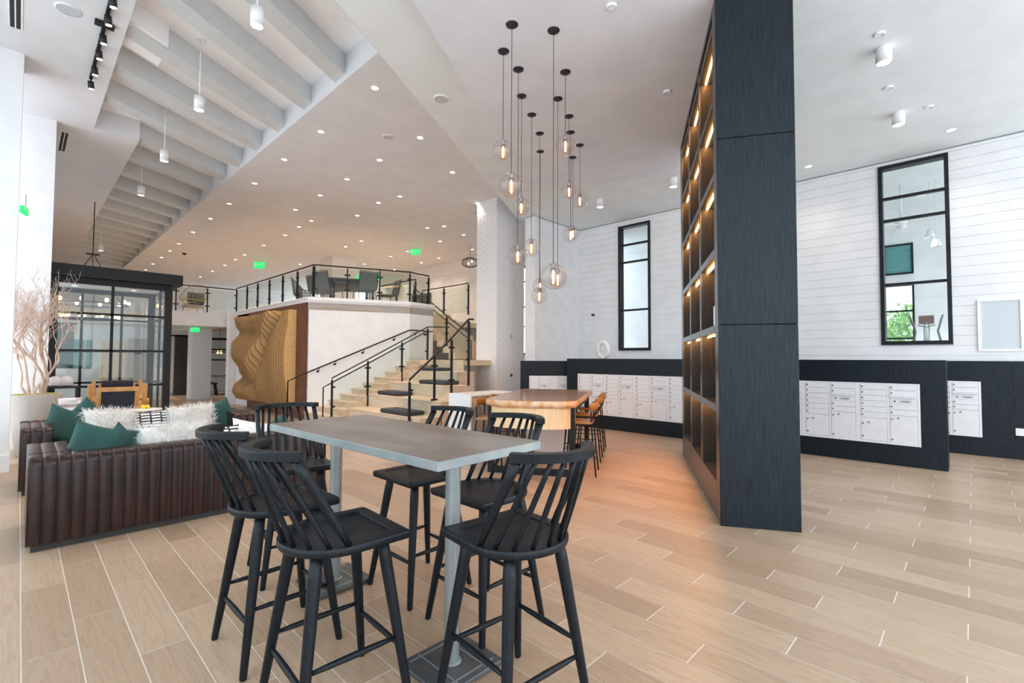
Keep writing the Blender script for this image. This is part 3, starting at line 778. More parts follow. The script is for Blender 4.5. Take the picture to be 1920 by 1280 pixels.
MB().box(0, .05, -3.0, -.422, 0, 1.465).obj('side_panel', M_panel, mw2)
put_unit((10.405, -.07, .0), 0, 'white mailbox unit on the wall at the right edge, partly behind the mail wall')
_o = MB().rbox(-.012, 0, -.075, .075, -.055, .055, .004, 1).obj('wall_plate', M_white); _o.location = (10.398, -.50, .41); tag(_o, 'white outlet plate on the charcoal panel at the right edge', 'outlet')
P0_, P1_ = Vector((8.048, 7.514, 0)), Vector((8.90, 6.64, 0))
a_ = math.atan2(P1_.y - P0_.y, P1_.x - P0_.x) + PI / 2
mw3 = thing('mail_wall', 'charcoal mail wall in the alcove between the brick pillar and the long mail wall', 'partition', P1_, a_)
L3 = (P1_ - P0_).length
mail_panels(mw3, [(L3 - .20 - .90, L3 - .20)], 0, L3, 1.42, .12, .30, 1.07)
for k in range(2):
    q = Matrix.Rotation(a_, 4, 'Z') @ Vector((.01, L3 - .202 - .448 * (k + 1), .0)) + P1_
    put_unit(q, a_, ['narrow white mailbox unit at the left of the alcove', 'narrow white mailbox unit at the right of the alcove'][k])
    _last_unit = [o for o in COL.objects if o.name.startswith('mailbox_unit')][-1]; _last_unit.scale = (1, .64, .94)
# ring vase on top of the mail wall
vz = thing('ring_vase', 'white ring shaped vase standing on the long mail wall', 'vase', (8.84, 5.79, 1.475), R(0))
pts = [(0, .125 * math.cos(a), .19 + .165 * math.sin(a)) for a in [i / 28 * 2 * PI for i in range(28)]]
MB().tube(pts, .043, 12, closed=True).obj('ring', M_white, vz); MB().lathe([(0, 0), (.055, 0), (.045, .03), (0, .035)], 20).obj('foot', M_white, vz)
# framed frosted panel on the white wall
fp = thing('wall_panel', 'white framed grey access panel on the white wall at the right edge', 'panel', (WX, -.30, 1.62))
MB().box(-.03, 0, -.245, -.215, 0, .80).box(-.03, 0, .215, .245, 0, .80).box(-.03, 0, -.215, .215, 0, .03).box(-.03, 0, -.215, .215, .77, .80).obj('frame', M_white, fp)
MB().box(-.015, 0, -.215, .215, .03, .77).obj('panel_face', M_frost, fp)
# ------------------------------------------------------------------ seating stair: narrow steps on the left, deep benches on the right
st = thing('seating_stair', 'pale oak stair with deep seating steps beside the white wall', 'stairs', (0, 0, 0))
YA, YB = 10.05, 7.32
def wall_y(x): return A0[1] + (x - A0[0]) * (A1[1] - A0[1]) / (A1[0] - A0[0])
for k in range(10):
    x0 = 4.735 + .2455 * k; z = .195 + .133 * k; x1 = 7.30
    ya = wall_y(x0) - .002; yb = wall_y(x1) if x1 < A1[0] else 10.50
    MB().prism([(x0 + .02, YA), (x1, YA), (x1, 10.49), (A1[0], 10.494), (x0 + .02, ya)], max(0, z - .15) if k else 0, z - .026).obj('riser', M_oak2, st)
    MB().prism([(x0 - .012, YA - .01), (x0 + .30, YA - .01), (x0 + .30, wall_y(x0 + .30) - .002), (x0 - .012, ya)], z - .026, z).obj('tread', M_oak, st)
TX = [5.135, 5.625, 6.165, 6.685]; TZ = [.362, .645, .905, 1.168]
YBS = [7.32, 7.32, 7.66, 8.16]
for k in range(4):
    x0, z, yb_ = TX[k], TZ[k], YBS[k]
    MB().box(x0, 7.2 if k == 3 else TX[k + 1] + .02, yb_, YA, 0, z - .03).obj('bench_front', M_oak2, st)
    MB().rbox(x0 - .008, TX[k + 1] + .02 if k < 3 else 7.2, yb_ - .008, YA + .004, z - .03, z, .004, 1).obj('bench_seat', M_oak, st)
    for yy in (8.4, 9.2): MB().box(x0 - .0015, x0 + .004, yy - .003, yy + .003, TZ[k - 1] if k else 0, z - .03).obj('panel_joint', M_greywood, st)
MB().box(7.2, 9.4, 9.14, 10.48, 1.30, 1.425).obj('landing', M_oak, st); MB().box(7.2, 8.1, 8.55, 9.14, 1.30, 1.425).obj('landing', M_oak, st); MB().box(7.2, 7.24, 8.55, 10.48, 0, 1.30).obj('bench_front', M_oak2, st)
MB().box(7.03, 7.21, YA - .5, 10.46, 1.30, 1.425).obj('landing', M_oak, st)
# seat pads
def pad(label, x, y, z, w, d, h):
    o = MB().rbox(-d / 2, d / 2, -w / 2, w / 2, 0, h, .03, 3, smooth=True).obj('seat_pad', M_cush, None, (x, y, z)); tag(o, label, 'cushion', 'charcoal seat pads on the stair')
pad('charcoal seat pad on the lowest seating step', 5.36, 8.25, .362, 1.0, .40, .085)
pad('charcoal seat pad on the second seating step', 5.89, 9.35, .645, .85, .40, .085)
pad('charcoal seat pad on the third seating step', 6.42, 8.45, .905, .95, .40, .085)
pad('charcoal seat pad on the top seating step', 6.93, 9.25, 1.168, .75, .38, .08)

# ------------------------------------------------------------------ railings
def railing(label, P, hs=.90, rail_r=.022, second=False, run=()):
    """P: foot points (x, y, z[, top z]); black posts, glass between them held by clamps, black handrail on top"""
    r = thing('glass_railing', label, 'railing', P[0][:3])
    O = Vector(P[0][:3]); Q = [Vector(p[:3]) - O for p in P]
    T = [Vector((p[0], p[1], p[3] if len(p) > 3 else p[2] + hs)) - O for p in P]
    rail = T + [Vector(p) - O for p in run]
    MB().tube(rail, [(rail_r * .8, rail_r)] * len(rail), 8, smooth=False, flat=(0, 0, 1)).obj('handrail', M_black, r)
    hg = min(t.z - q.z for t, q in zip(T, Q)) - .15
    for i, q in enumerate(Q):
        h = T[i].z - q.z
        p = MB().box(-.016, .016, -.022, .022, 0, h - .05); p.tube([(0, 0, h - .05), (0, 0, h)], .009, 8); p.box(-.035, .035, -.035, .035, 0, .008)
        d = (Q[min(i + 1, len(Q) - 1)] - Q[max(i - 1, 0)]); a = math.atan2(d.y, d.x)
        p.obj('post', M_black, r, q, a)
        for sg, on in ((-1, i > 0), (1, i < len(Q) - 1)):
            if on:
                for hz in (h - hg + .06, h - .20): MB().box(min(0, sg * .07), max(0, sg * .07), -.018, .018, hz - .018, hz + .018).obj('clamp', M_black, r, q, a)
    for i in range(len(Q) - 1):
        a, b = T[i], T[i + 1]; d = b - a
        u = d.normalized(); nv = Vector((-u.y, u.x, 0)).normalized() * .005
        a2, b2 = a + d * (.035 / d.length), b - d * (.035 / d.length); m = MB(); z0, z1 = Vector((0, 0, -hg - .07)), Vector((0, 0, -.07))
        vs = [a2 + z0 - nv, b2 + z0 - nv, b2 + z1 - nv, a2 + z1 - nv, a2 + z0 + nv, b2 + z0 + nv, b2 + z1 + nv, a2 + z1 + nv]
        m.add(vs, [(0, 1, 2, 3), (7, 6, 5, 4), (0, 4, 5, 1), (1, 5, 6, 2), (2, 6, 7, 3), (3, 7, 4, 0)]); m.obj('glass_panel', M_rail_glass, r)
    if second:
        pts = [t + Vector((0, second, -.12)) for t in T]
        e = pts[0] + (pts[0] - pts[1]).normalized() * .18
        MB().tube([(e.x, e.y, Q[0].z), e] + pts, .014, 8).obj('grab_rail', M_black, r)
    return r
yr = 10.06
railing('black and glass stair railing between the steps and the seating benches', [(4.76, yr, .195, 1.03), (5.61, yr, .362, 1.44), (6.52, yr, .645, 1.89), (7.28, yr, 1.425, 2.27)], rail_r=.018, second=.07, run=[(7.98, yr, 2.30)])
railing('black and glass stair railing in front, across the seating benches', [(5.10, 7.60, 0, 1.07), (5.67, 7.60, .362, 1.52), (6.11, 7.62, .645, 1.89), (6.60, 7.66, .905, 2.30)], rail_r=.026, run=[(6.72, 7.66, 2.30)])
# wall handrail on the skewed white wall
wr = thing('wall_handrail', 'thin black handrail fixed along the white stair wall', 'handrail', (0, 0, 0))
hp = []
for x, z in ((4.38, .92), (4.58, 1.03), (6.97, 2.18)): hp.append((x, wall_y(x) - .075, z))
hp = [(4.38, wall_y(4.38) - .075, 0)] + hp + [(7.03, 10.42, 2.19), (7.80, 10.56, 2.19)]
MB().tube(hp, .017, 10).obj('rail', M_black, wr)
for x in (5.0, 5.35, 5.95, 6.65):
    z = 1.03 + (x - 4.58) * (1.15 / 2.39); y = wall_y(x)
    MB().tube([(x, y, z - .09), (x, y - .012, z - .09)], .028, 12).tube([(x, y - .01, z - .09), (x, y - .07, z - .085), (x, y - .075, z - .01)], .008, 8).obj('bracket', M_black, wr)
for x in (7.2, 7.55):
    y = A1[1] + (x - A1[0]) * .186
    MB().tube([(x, y, 2.10), (x, y - .012, 2.10)], .028, 12).tube([(x, y - .01, 2.10), (x, y - .075, 2.11), (x, y - .078, 2.18)], .008, 8).obj('bracket', M_black, wr)
# raised floor railings
railing('black and glass railing along the raised floor above the carved wood wall art', [(4.93, y, LZ + .03) for y in (17.4, 16.35, 15.4, 14.43, 13.44, 12.46, 11.5)], .80)
railing('black and glass railing along the raised floor above the white stair wall', [(4.95, 11.48, LZ + .03), (5.65, 11.20, LZ + .03), (6.38, 10.90, LZ + .03), (7.10, 10.62, LZ + .03), (7.80, 10.76, LZ + .03)], .80)
railing('black and glass railing along the white bridge at the back', [(x, 17.66, LZ) for x in (2.75, 3.32, 4.16, 5.0)], .82)
railing('black and glass railing on the far side of the stair opening', [(7.95, 13.6, 2.80), (7.95, 12.6, 2.80), (7.95, 11.6, 2.80)], .95)
# upper flight
uf = thing('upper_stair', 'upper flight of stairs behind the white stair wall', 'stairs', (8.0, 9.2, 1.425))
for k in range(8):
    MB().box(0, 1.3, .62 + k * .26, .62 + k * .26 + .28, .02 + k * .17, .195 + k * .17).obj('tread', M_oak, uf)
railing('black and glass railing climbing the upper flight of stairs', [(8.0, 9.30, 1.43, 2.12), (8.0, 10.2, 1.80, 2.62), (8.0, 11.1, 2.42, 3.14), (8.0, 11.75, 2.80, 3.52)], second=.05)
railing('black and glass railing on the landing beside the white brick pillar', [(8.3, 9.2, 1.43), (8.85, 9.2, 1.43), (9.4, 9.2, 1.43)], .95)
railing('black guard railing on the raised floor beyond the upper flight', [(9.45, 11.0, 2.80), (9.45, 12.2, 2.80), (9.45, 13.4, 2.80)], .95)

# ------------------------------------------------------------------ carved wall art: stacked plywood profiles
ar = thing('wall_art', 'large carved wood wave relief of stacked plywood layers on the art wall', 'wall art', (4.80, 0, 0))
MB().box(-.035, -.002, 11.47, 13.5, 0, 2.80).obj('backing_panel', M_corten, ar)
MB().box(-.035, -.002, 13.51, 15.60, 0, 2.80).obj('backing_panel', M_corten, ar)
NS = 30; YN, YF = 12.06, 15.80
FARP = [(0, .20), (.10, .33), (.16, .30), (.26, .10), (.33, .20), (.55, .42), (.66, .38), (.82, .13), (.90, .22), (1.0, .27)]
def depth(u, v):
    """u 0 near edge .. 1 far edge, v 0 bottom .. 1 top: broad waves at the far side, a curling fold near the middle, a long hill at the near side"""
    g = lambda q, w: math.exp(-(q / w) ** 2)
    q = min(.999, max(0, v + .16 * (1 - u) * math.sin(PI * v)))
    far = next(a_[1] + (b_[1] - a_[1]) * (.5 - .5 * math.cos(PI * (q - a_[0]) / (b_[0] - a_[0]))) for a_, b_ in zip(FARP, FARP[1:]) if q <= b_[0])
    far = .25 + (far - .25) * (.55 + .45 * u) + .05 * math.sin(2 * PI * (.9 * v + u * 1.4))
    uc = .10 + .38 * (max(0, 1.02 - v) / .62) ** .75                 # the fold runs from the top near corner down to the middle
    near = .10 + .17 * math.sin(PI * min(1, max(0, (v - .02) / .98))) ** .7 + .06 * g(u - .18, .12) * math.sin(PI * v)
    k = 1 / (1 + math.exp(-(u - uc) / .022)); d = near * (1 - k) + far * k
    d += .13 * g(u - uc - .075, .060) * (1 if v > .30 else max(0, v / .30)) - .10 * g(u - uc + .01, .03) * max(0, min(1, (v - .35) / .1))
    d += .09 * g(u - .50 + .30 * (v - .25), .10) * g(v - .22, .13) - .10 * g(u - .72, .12) * g(v - .27, .09)
    if u < .10 and v > .86: d = d * .3 + .15
    return max(.06, d)
for i in range(NS):
    u = i / (NS - 1); y = YN + (YF - YN) * u; th = .075
    zs = [.255 + 2.40 * k / 60 for k in range(61)]
    f = [(-.04 - depth(u, k / 60), z) for k, z in enumerate(zs)]
    m = MB(); k = len(zs)
    for yy in (y, y + th):
        m.v += [(x, yy, z) for x, z in f] + [(-.036, yy, z) for z in zs]
    for q in range(k - 1):
        m.f += [(q, q + 1, k + q + 1, k + q), (2 * k + q + 1, 2 * k + q, 3 * k + q, 3 * k + q + 1), (q + 1, q, 2 * k + q, 2 * k + q + 1)]
    m.f += [(k - 1, 3 * k - 1, 4 * k - 1, 2 * k - 1), (0, k, 3 * k, 2 * k)]
    m.sm = [False] * len(m.f)
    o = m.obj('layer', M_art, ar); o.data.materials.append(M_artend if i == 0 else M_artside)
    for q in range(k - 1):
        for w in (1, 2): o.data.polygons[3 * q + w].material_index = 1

# ------------------------------------------------------------------ marble counter and wood table with metal stools
cab = thing('counter', 'marble ended counter with grey wood doors in front of the white brick pillar', 'counter', (4.78, 5.50, 0))
MB().rbox(0, 1.02, 0, .52, .89, .92, .003, 1).obj('worktop', M_marble, cab); MB().box(0, .03, 0, .52, 0, .89).obj('waterfall_end', M_marble, cab)
MB().box(.03, 1.02, .02, .50, .0, .89).obj('body', M_greywood, cab)
for k in range(2):
    d = MB().rbox(.04 + k * .49, .52 + k * .49, .0, .02, .10, .86, .003, 1).obj('door', M_greywood, cab)
    MB().tube([(.10 + k * .49, -.02, .80), (.10 + k * .49, 0, .80)], .012, 10).obj('knob', M_lock, d)
wt = thing('wood_table', 'live edge wood counter table with a bowed pine apron', 'table', (*rf(5.76, 1.295), 0), AR)
def bow(w, s, n=18, k=.30):    # outline: straight sides, bowed near end
    o = [(s, w)] + [(k * (1 - math.cos(a)) * 0 + (.29 - .29 * math.sin(a)) , w * math.cos(a)) for a in [q / n * PI for q in range(n + 1)]] + [(s, -w)]
    return o
out = bow(.60, 2.36); rnd = random.Random(4)
m = MB(); rings = [(.975, .862), (1.0, .88), (1.012, .905), (.995, .935), (.985, .948)]; k = len(out)
jit = [rnd.uniform(-.016, .016) for _ in out]
def scl(p, q, j): return (1.18 + (p[0] - 1.18) * (1 + (q - 1) * .6) - (jit[j] if 0 < j < k - 1 else 0), p[1] * q + jit[(j * 3) % k] * .6)
for q, z in rings: m.v += [(*scl(p, q, j), z) for j, p in enumerate(out)]
for i in range(len(rings) - 1):
    for j in range(k): m.f.append(((i) * k + j, i * k + (j + 1) % k, (i + 1) * k + (j + 1) % k, (i + 1) * k + j)); m.sm.append(True)
m.f.append(tuple(reversed(range(k)))); m.sm.append(False)
m.obj('live_edge', M_live, wt)
MB().prism([scl(p, .982, j) for j, p in enumerate(out)], .945, .951).obj('table_top', M_ltop, wt)
o2 = bow(.565, 2.28); o2 = [(x + .045, y) for x, y in o2]
for j in range(1, len(o2) - 2):
    a, b = Vector((*o2[j], 0)), Vector((*o2[j + 1], 0)); d = (b - a); u = d.normalized(); nv = Vector((-u.y, u.x, 0)); g = u * .0008
    m = MB(); vs = [a + g, b - g, b - g - nv * -.02, a + g - nv * -.02]
    m.prism([(p.x, p.y) for p in vs][::1], .60, .868); m.obj('stave', M_pine, wt)
for y in (-.53, .53):
    for x in (.22, 2.10): MB().box(x, x + .08, y - .035, y + .035, 0, .865).obj('frame_post', M_black, wt)
    MB().box(.30, 2.10, y - .02, y + .02, .80, .865).obj('side_rail', M_black, wt)
for x in (.22, 2.10): MB().box(x, x + .08, -.495, .495, 0, .075).obj('floor_bar', M_black, wt)
MB().box(1.75, 1.80, -.36, .36, 0, .86).obj('marble_leg', M_marble, wt)
M_amber = mat('amber stained wood', (.34, .14, .035), .3, col2=(.45, .22, .07), scale=8)
def make_wire_stool():
    r = thing('wire_stool', '', 'stool')
    MB().rbox(-.19, .19, -.18, .19, .645, .68, .015, 2, smooth=True).obj('seat', M_amber, r)
    MB().tube([(-.20, -.16, .86), (-.12, -.215, .875), (0, -.235, .88), (.12, -.215, .875), (.20, -.16, .86)], [(.05, .012)] * 5, 10, flat=(0, 0, 1)).obj('back_rail', M_amber, r)
    for sx in (-1, 1):
        MB().tube([(sx * .16, .15, .645), (sx * .205, .205, 0)], .0105, 8).obj('leg', M_black, r)
        MB().tube([(sx * .19, -.165, .88), (sx * .175, -.165, .645), (sx * .205, -.225, 0)], .0105, 8).obj('leg', M_black, r)
        MB().tube([(sx * .172, .172, .40), (sx * .188, -.19, .40)], .006, 6).obj('stretcher', M_black, r)
    for x in (-.10, 0, .10): MB().tube([(x, -.225, .86), (x * .9, -.165, .65)], .005, 6).obj('back_rod', M_black, r)
    for z in (.20, .30): MB().tube([(-.19, .185, z), (.19, .185, z)], .006, 6).tube([(-.195, -.205, z), (.195, -.205, z)], .006, 6).obj('stretcher', M_black, r)
    return r
ws = make_wire_stool()
for i, (s_, n_, fc, lab) in enumerate([(6.28, .70, 0, 'black wire stool on the right side of the wood table, nearest the camera'), (7.12, .70, 0, 'black wire stool on the right side of the wood table, in the middle'),
                                       (7.94, .70, 0, 'black wire stool on the right side of the wood table, farthest'), (6.30, 1.90, 180, 'black wire stool on the left side of the wood table, nearer one'),
                                       (7.00, 1.90, 180, 'black wire stool on the left side of the wood table, farther one')]):
    place(ws, (*rf(s_, n_), 0), AR + R(fc), lab, 'black wire stools at the wood table', i == 0)
# ------------------------------------------------------------------ globe pendants
PEND = [(3.611, 3.644, 3.737, .116), (3.374, 3.285, 3.201, .123), (3.964, 3.752, 2.660, .117), (4.406, 4.111, 3.407, .116), (4.848, 4.330, 2.996, .121),
        (5.341, 4.609, 2.407, .120), (5.824, 5.014, 2.646, .120), (3.732, 3.036, 2.307, .132), (4.777, 3.813, 2.495, .126), (4.384, 3.387, 3.970, .119),
        (5.239, 3.983, 3.798, .115), (5.633, 4.253, 3.309, .122), (6.076, 4.408, 3.963, .124), (6.373, 4.766, 3.568, .116)]
PNAME = ['upper left globe pendant of the cluster, leftmost and second highest on the left', 'large globe pendant hanging just below the leftmost one',
         'globe pendant hanging lowest on the left edge of the cluster', 'globe pendant in the left column, third from the top', 'globe pendant in the middle left, beside the lowest left one',
         'lowest of all the globe pendants, in front of the white wall', 'globe pendant just above the lowest one, partly covering it', 'largest looking globe pendant, low in the middle of the cluster',
         'globe pendant almost hidden behind the large low middle one', 'topmost globe pendant on the right side of the cluster', 'globe pendant in the right group, left one of the middle pair',
         'globe pendant in the low right group, in front of another', 'rightmost globe pendant of the cluster', 'globe pendant in the low right group, overlapped by the one in front']
_gm = {}
for (x, y, z, r), lab in zip(PEND, PNAME):
    p = thing('globe_pendant', lab, 'pendant lamp', (x, y, 4.85), 0, 'clear glass globe pendants')
    dz = z - 4.85
    MB().lathe([(0, -.022), (.012, -.022), (.014, -.012), (.060, -.008), (.063, 0)], 24).obj('canopy', M_blackm, p)
    tp = dz + r
    MB().tube([(0, 0, -.02), (.002, .001, tp * .3), (-.002, .001, tp * .65), (0, 0, tp + .02)], .0032, 6).obj('cord', M_blackm, p)
    prof = [(r * math.sin(a), r * math.cos(a)) for a in [.22 + (PI - .221) * i / 16 for i in range(17)]]
    MB().lathe(prof[::-1], 24, (0, 0, dz)).obj('globe', M_globe, p)
    MB().lathe([(.013, tp - .075), (.016, tp - .05), (.028, tp - .012), (.028, tp - .002), (.008, tp + .004), (.006, tp + .035), (0, tp + .035)], 16).obj('socket_cap', M_socket, p)
    sl = MB(); b0, b1 = dz - .085, tp - .05
    for k in range(14):
        a = 2 * PI * k / 14; sl.tube([(.024 * math.cos(a), .024 * math.sin(a), b0), (.024 * math.cos(a), .024 * math.sin(a), b1)], .0016, 4)
    for k in range(5): sl.tube([(.024 * math.cos(q), .024 * math.sin(q), b0 + (b1 - b0) * k / 4) for q in [2 * PI * i / 14 for i in range(14)]], .0022, 4, closed=True)
    sl.obj('mesh_sleeve', M_copper, p)
    MB().tube([(0, 0, b0 + .012), (0, 0, b1 - .012)], .0085, 10).obj('tube_bulb', M_fil, p)

# ------------------------------------------------------------------ surface cylinders on the main ceiling
for (x, y), lab in zip([(6.61, .65), (8.52, .69), (8.74, 5.80), (8.66, 4.08)],
                       ['white cylinder ceiling lamp nearest the camera, right of the bookcase', 'white cylinder ceiling lamp second from the camera, right of the bookcase',
                        'white cylinder ceiling lamp left of the bookcase, farther from it', 'white cylinder ceiling lamp touching the left edge of the bookcase in view']):
    p = thing('cylinder_lamp', lab, 'ceiling lamp', (x, y, 4.95), 0, 'white cylinder lamps on the main ceiling')
    MB().lathe([(.066, -.168), (.075, -.175), (.075, 0)], 24).obj('housing', M_white, p)
    MB().lathe([(0, -.166), (.066, -.166)], 24).obj('lens', M_lensw, p)
    spot(p, (0, 0, -.185), SPOT_W * .6, (1, .93, .84), 90)
# hanging cylinders between the coffer beams
for (x, y, zt, zb), lab in zip([(1.888, 6.143, 5.54, 5.463), (1.614, 7.518, 5.83, 4.834), (1.658, 10.025, 5.83, 4.865), (1.69, 12.504, 5.83, 4.86), (1.63, 18.87, 5.83, 4.66)],
                               ['first', 'second', 'third', 'fourth', 'fifth']):
    zb = 4.85 if lab == 'first' else zb
    if lab == 'first': x, y = 1.888 * (4.85 - 1.48) / 3.99, 6.143 * (4.85 - 1.48) / 3.99
    p = thing('hanging_cylinder', 'white cylinder lamp on a thin stem below the coffer beams, %s from the camera' % lab, 'pendant lamp', (x, y, zt), 0, 'white hanging cylinder lamps')
    dz = zb - zt
    MB().lathe([(.055, dz + .006), (.062, dz), (.062, dz + .19), (0, dz + .19)], 24).obj('housing', M_white, p)
    MB().lathe([(0, dz + .008), (.055, dz + .008)], 24).obj('lens', M_lensw, p)
    MB().tube([(0, 0, dz + .19), (0, 0, -.01)], .007, 8).lathe([(.05, -.02), (.05, 0)], 16).obj('stem', M_white, p)
    spot(p, (0, 0, dz - .01), SPOT_W * .6, (1, .9, .78), 100)

# ------------------------------------------------------------------ recessed downlights
_tm = MB().lathe([(.048, -.001), (.052, -.006), (.066, -.006), (.070, 0)], 20).mesh('trim_ring', M_white)
_lm2 = MB().lathe([(0, -.0015), (.050, -.0015)], 20).mesh('lens', M_lens)
def downlight(x, y, z, label, group, w, col=WARM):
    p = thing('downlight', label, 'downlight', (x, y, z), 0, group)
    link('trim_ring', _tm, p); link('lens', _lm2, p)
    if w: spot(p, (0, 0, -.02), w, col, 115)
ROWS = {
 'first row from the beamed coffer': [(3.54, 6.26), (3.59, 8.18), (3.60, 9.88), (3.64, 11.74), (3.68, 13.79), (3.72, 15.69), (3.75, 17.80), (3.80, 20.01), (3.83, 21.6), (3.86, 23.3), (3.88, 25.2), (3.93, 27.2)],
 'second row from the beamed coffer': [(4.93, 7.10), (4.94, 8.51), (4.98, 9.96), (5.03, 11.44), (5.07, 13.05)],
 'third row from the beamed coffer': [(6.35, 7.94), (6.42, 10.08), (6.31, 10.90), (6.48, 12.32)],
 'row over the bridge and raised floor': [(5.81, 13.78), (5.83, 14.70), (5.92, 16.04), (5.94, 18.07), (5.99, 20.29), (6.04, 21.57), (6.09, 23.24), (6.14, 25.34), (6.17, 27.57)],
 'row left of the white brick pillar': [(8.08, 9.08), (8.02, 14.94), (8.04, 16.12), (8.25, 20.63)],
 'row over the upper stair': [(8.82, 11.41), (8.58, 11.93), (9.87, 11.75), (9.88, 13.00), (9.99, 15.11), (10.05, 16.38), (10.11, 18.54)],
 'row along the upper right wall': [(11.44, 13.13), (11.52, 15.24), (11.60, 16.52), (11.69, 18.73), (11.86, 21.12)]}
for rn, pts in ROWS.items():
    for i, (x, y) in enumerate(pts):
        downlight(x, y, ZW, 'round ceiling downlight, %s from the camera in the %s' % (ORD[i], rn), 'recessed ceiling downlights', SPOT_W * (.9 if y < 22 else .7))
for (x, y), lab in zip([(9.79, 2.07), (9.70, .18), (6.91, 4.14)], ['small glowing downlight beside the right face of the bookcase', 'small glowing downlight above the right tall window', 'small glowing downlight half hidden at the left edge of the bookcase']):
    downlight(x, y, 4.95, lab, 'recessed ceiling downlights', SPOT_W * .35)
downlight(5.9, 21.2, 2.62, 'small added downlight under the raised floor by the starburst pendant', 'recessed ceiling downlights', SPOT_W)  # added lamp, brightens the dining corner under the raised floor
for x, y in ((4.13, 20.5), (2.9, 20.5), (3.5, 23.0)):
    downlight(x, y, 2.47, 'small downlight in the low ceiling under the bridge, %s' % ('seen left of the green sign' if x > 4 else 'hidden to the left' if x < 3 else 'farther back'), 'recessed ceiling downlights', SPOT_W * .6)

# ------------------------------------------------------------------ ceiling speakers, detectors, vents
def disc(name, label, cat, x, y, z, r, m_, th=.012):
    p = thing(name, label, cat, (x, y, z))
    MB().lathe([(r * .86, -th), (r, -th * .6), (r, 0)], 28).obj('rim', M_white, p); MB().lathe([(0, -th * .7), (r * .87, -th * .7)], 28).obj('grille', m_, p)
disc('ceiling_speaker', 'round ceiling speaker at the top left corner near the vent', 'speaker', .281, 7.372, ZW, .12, M_spk)
disc('ceiling_speaker', 'round ceiling speaker among the downlights of the lounge', 'speaker', 4.51, 7.49, ZW, .10, M_spk)
disc('ceiling_speaker', 'round ceiling speaker on the white band left of the globe pendants', 'speaker', 3.84, 5.055, 4.95, .105, M_spk)
for x, y, z, lab in [(8.58, .37, 4.95, 'tiny round detector on the ceiling near the second cylinder lamp'), (6.28, .65, 4.95, 'tiny round detector on the ceiling beyond the nearest cylinder lamp'), (5.60, 2.71, 4.85, 'round white detector on the ceiling left of the bookcase'),
                     (3.85, 2.42, 4.85, 'faint round cover on the ceiling above the pendants'), (7.61, .71, 4.95, 'small flat plate on the ceiling between the two cylinder lamps'), (4.55, 15.0, ZW, 'small detector on the lounge ceiling far back')]:
    disc('smoke_detector', lab, 'detector', x, y, z, .05, M_white, .02)
p = thing('dome_camera', 'small dome security camera on the lounge ceiling', 'camera', (4.25, 21.4, ZW)); MB().lathe([(.10, -.05), (.11, 0)], 20).obj('housing', M_white, p); MB().lathe([(0, -.13), (.05, -.11), (.08, -.05)], 20).obj('dome', M_ink, p)
p = thing('switch_plate', 'small grey switch plate on the right face of the white brick pillar', 'switch', (8.62, 8.376, 2.02)); MB().rbox(-.04, .04, -.012, 0, -.065, .065, .004, 1).obj('plate', M_plate, p)
p = thing('wall_camera', 'small black camera high on the white wall left of the tall window', 'camera', (10.455, 7.15, 2.62)); MB().rbox(-.06, 0, -.03, .03, -.03, .03, .01, 2).obj('body', M_ink, p)
def slot_vent(label, x, y0, y1, z):
    p = thing('slot_vent', label, 'vent', (x, y0, z)); L = y1 - y0
    MB().box(-.06, -.045, 0, L, -.008, 0).box(-.006, .006, 0, L, -.008, 0).box(.045, .06, 0, L, -.008, 0).box(-.06, .06, -.01, .0, -.008, 0).box(-.06, .06, L, L + .01, -.008, 0).obj('frame', M_white, p)
    for a, b in ((-.045, -.006), (.006, .045)): MB().box(a, b, 0, L, -.004, -.001).obj('slot', M_vent, p)
slot_vent('two slot linear air vent at the top left corner of the ceiling', -.14, 6.6, 8.25, ZW)
slot_vent('two slot linear air vent beside the second white pier', .46, 11.5, 12.6, ZW)
# track light
tk = thing('track_light', 'black track with six spot heads on the left ceiling', 'track light', (.60, 5.6, ZW))
MB().box(-.018, .018, 0, 3.35, -.035, -.001).obj('track', M_blackm, tk); MB().box(-.09, .09, 1.72, 1.80, -.045, -.002).obj('feed_box', M_blackm, tk)
for y in (1.05, 1.45, 1.92, 2.35, 2.85, 3.33):
    h = MB().tube([(0, y, -.035), (0, y, -.07)], .008, 8); h.tube([(0, y, -.07), (.01, y + .01, -.17)], .036, 14); h.obj('spot_head', M_blackm, tk)
    MB().tube([(.0103, y + .0103, -.1705), (.0106, y + .0106, -.173)], .030, 14).obj('lens', M_lens, tk)
    spot(tk, (.012, y + .012, -.19), SPOT_W * .4, WARM, 60)

# ------------------------------------------------------------------ exit signs
exm = text_mesh('EXIT', .15); exm.materials.clear(); exm.materials.append(M_white)
def exit_sign(label, x, y, z, a=-45.9, s=1.0):
    p = thing('exit_sign', label, 'exit sign', (x, y, z), R(a), 'green exit signs')
    MB().rbox(-.17 * s, .17 * s, -.02, .02, -.10 * s, .10 * s, .008, 1).obj('sign_face', M_exit, p)
    t_ = link('lettering', exm, p, (0, -.0215, 0)); t_.rotation_euler = (PI / 2, 0, 0); t_.scale = (s, s, s); t_['label'] = 'EXIT lettering'
    MB().box(-.02, .02, -.012, .012, .10 * s, .22).obj('hanger', M_white, p)
exit_sign('green EXIT sign hanging from the lounge ceiling left of the dining set', 6.67, 20.74, 5.2, s=1.3)
exit_sign('green EXIT sign hanging from the ceiling above the raised floor railing', 9.60, 14.04, 5.2, -46, 1.0)
exit_sign('green EXIT sign behind the dining set, left of two', 11.0, 20.6, 5.22, -46, 1.0)
exit_sign('green EXIT sign behind the dining set, right of two', 11.7, 20.3, 5.22, -75, 1.0)
exit_sign('green EXIT sign under the bridge', 4.03, 18.5, 2.37, -10, .75)
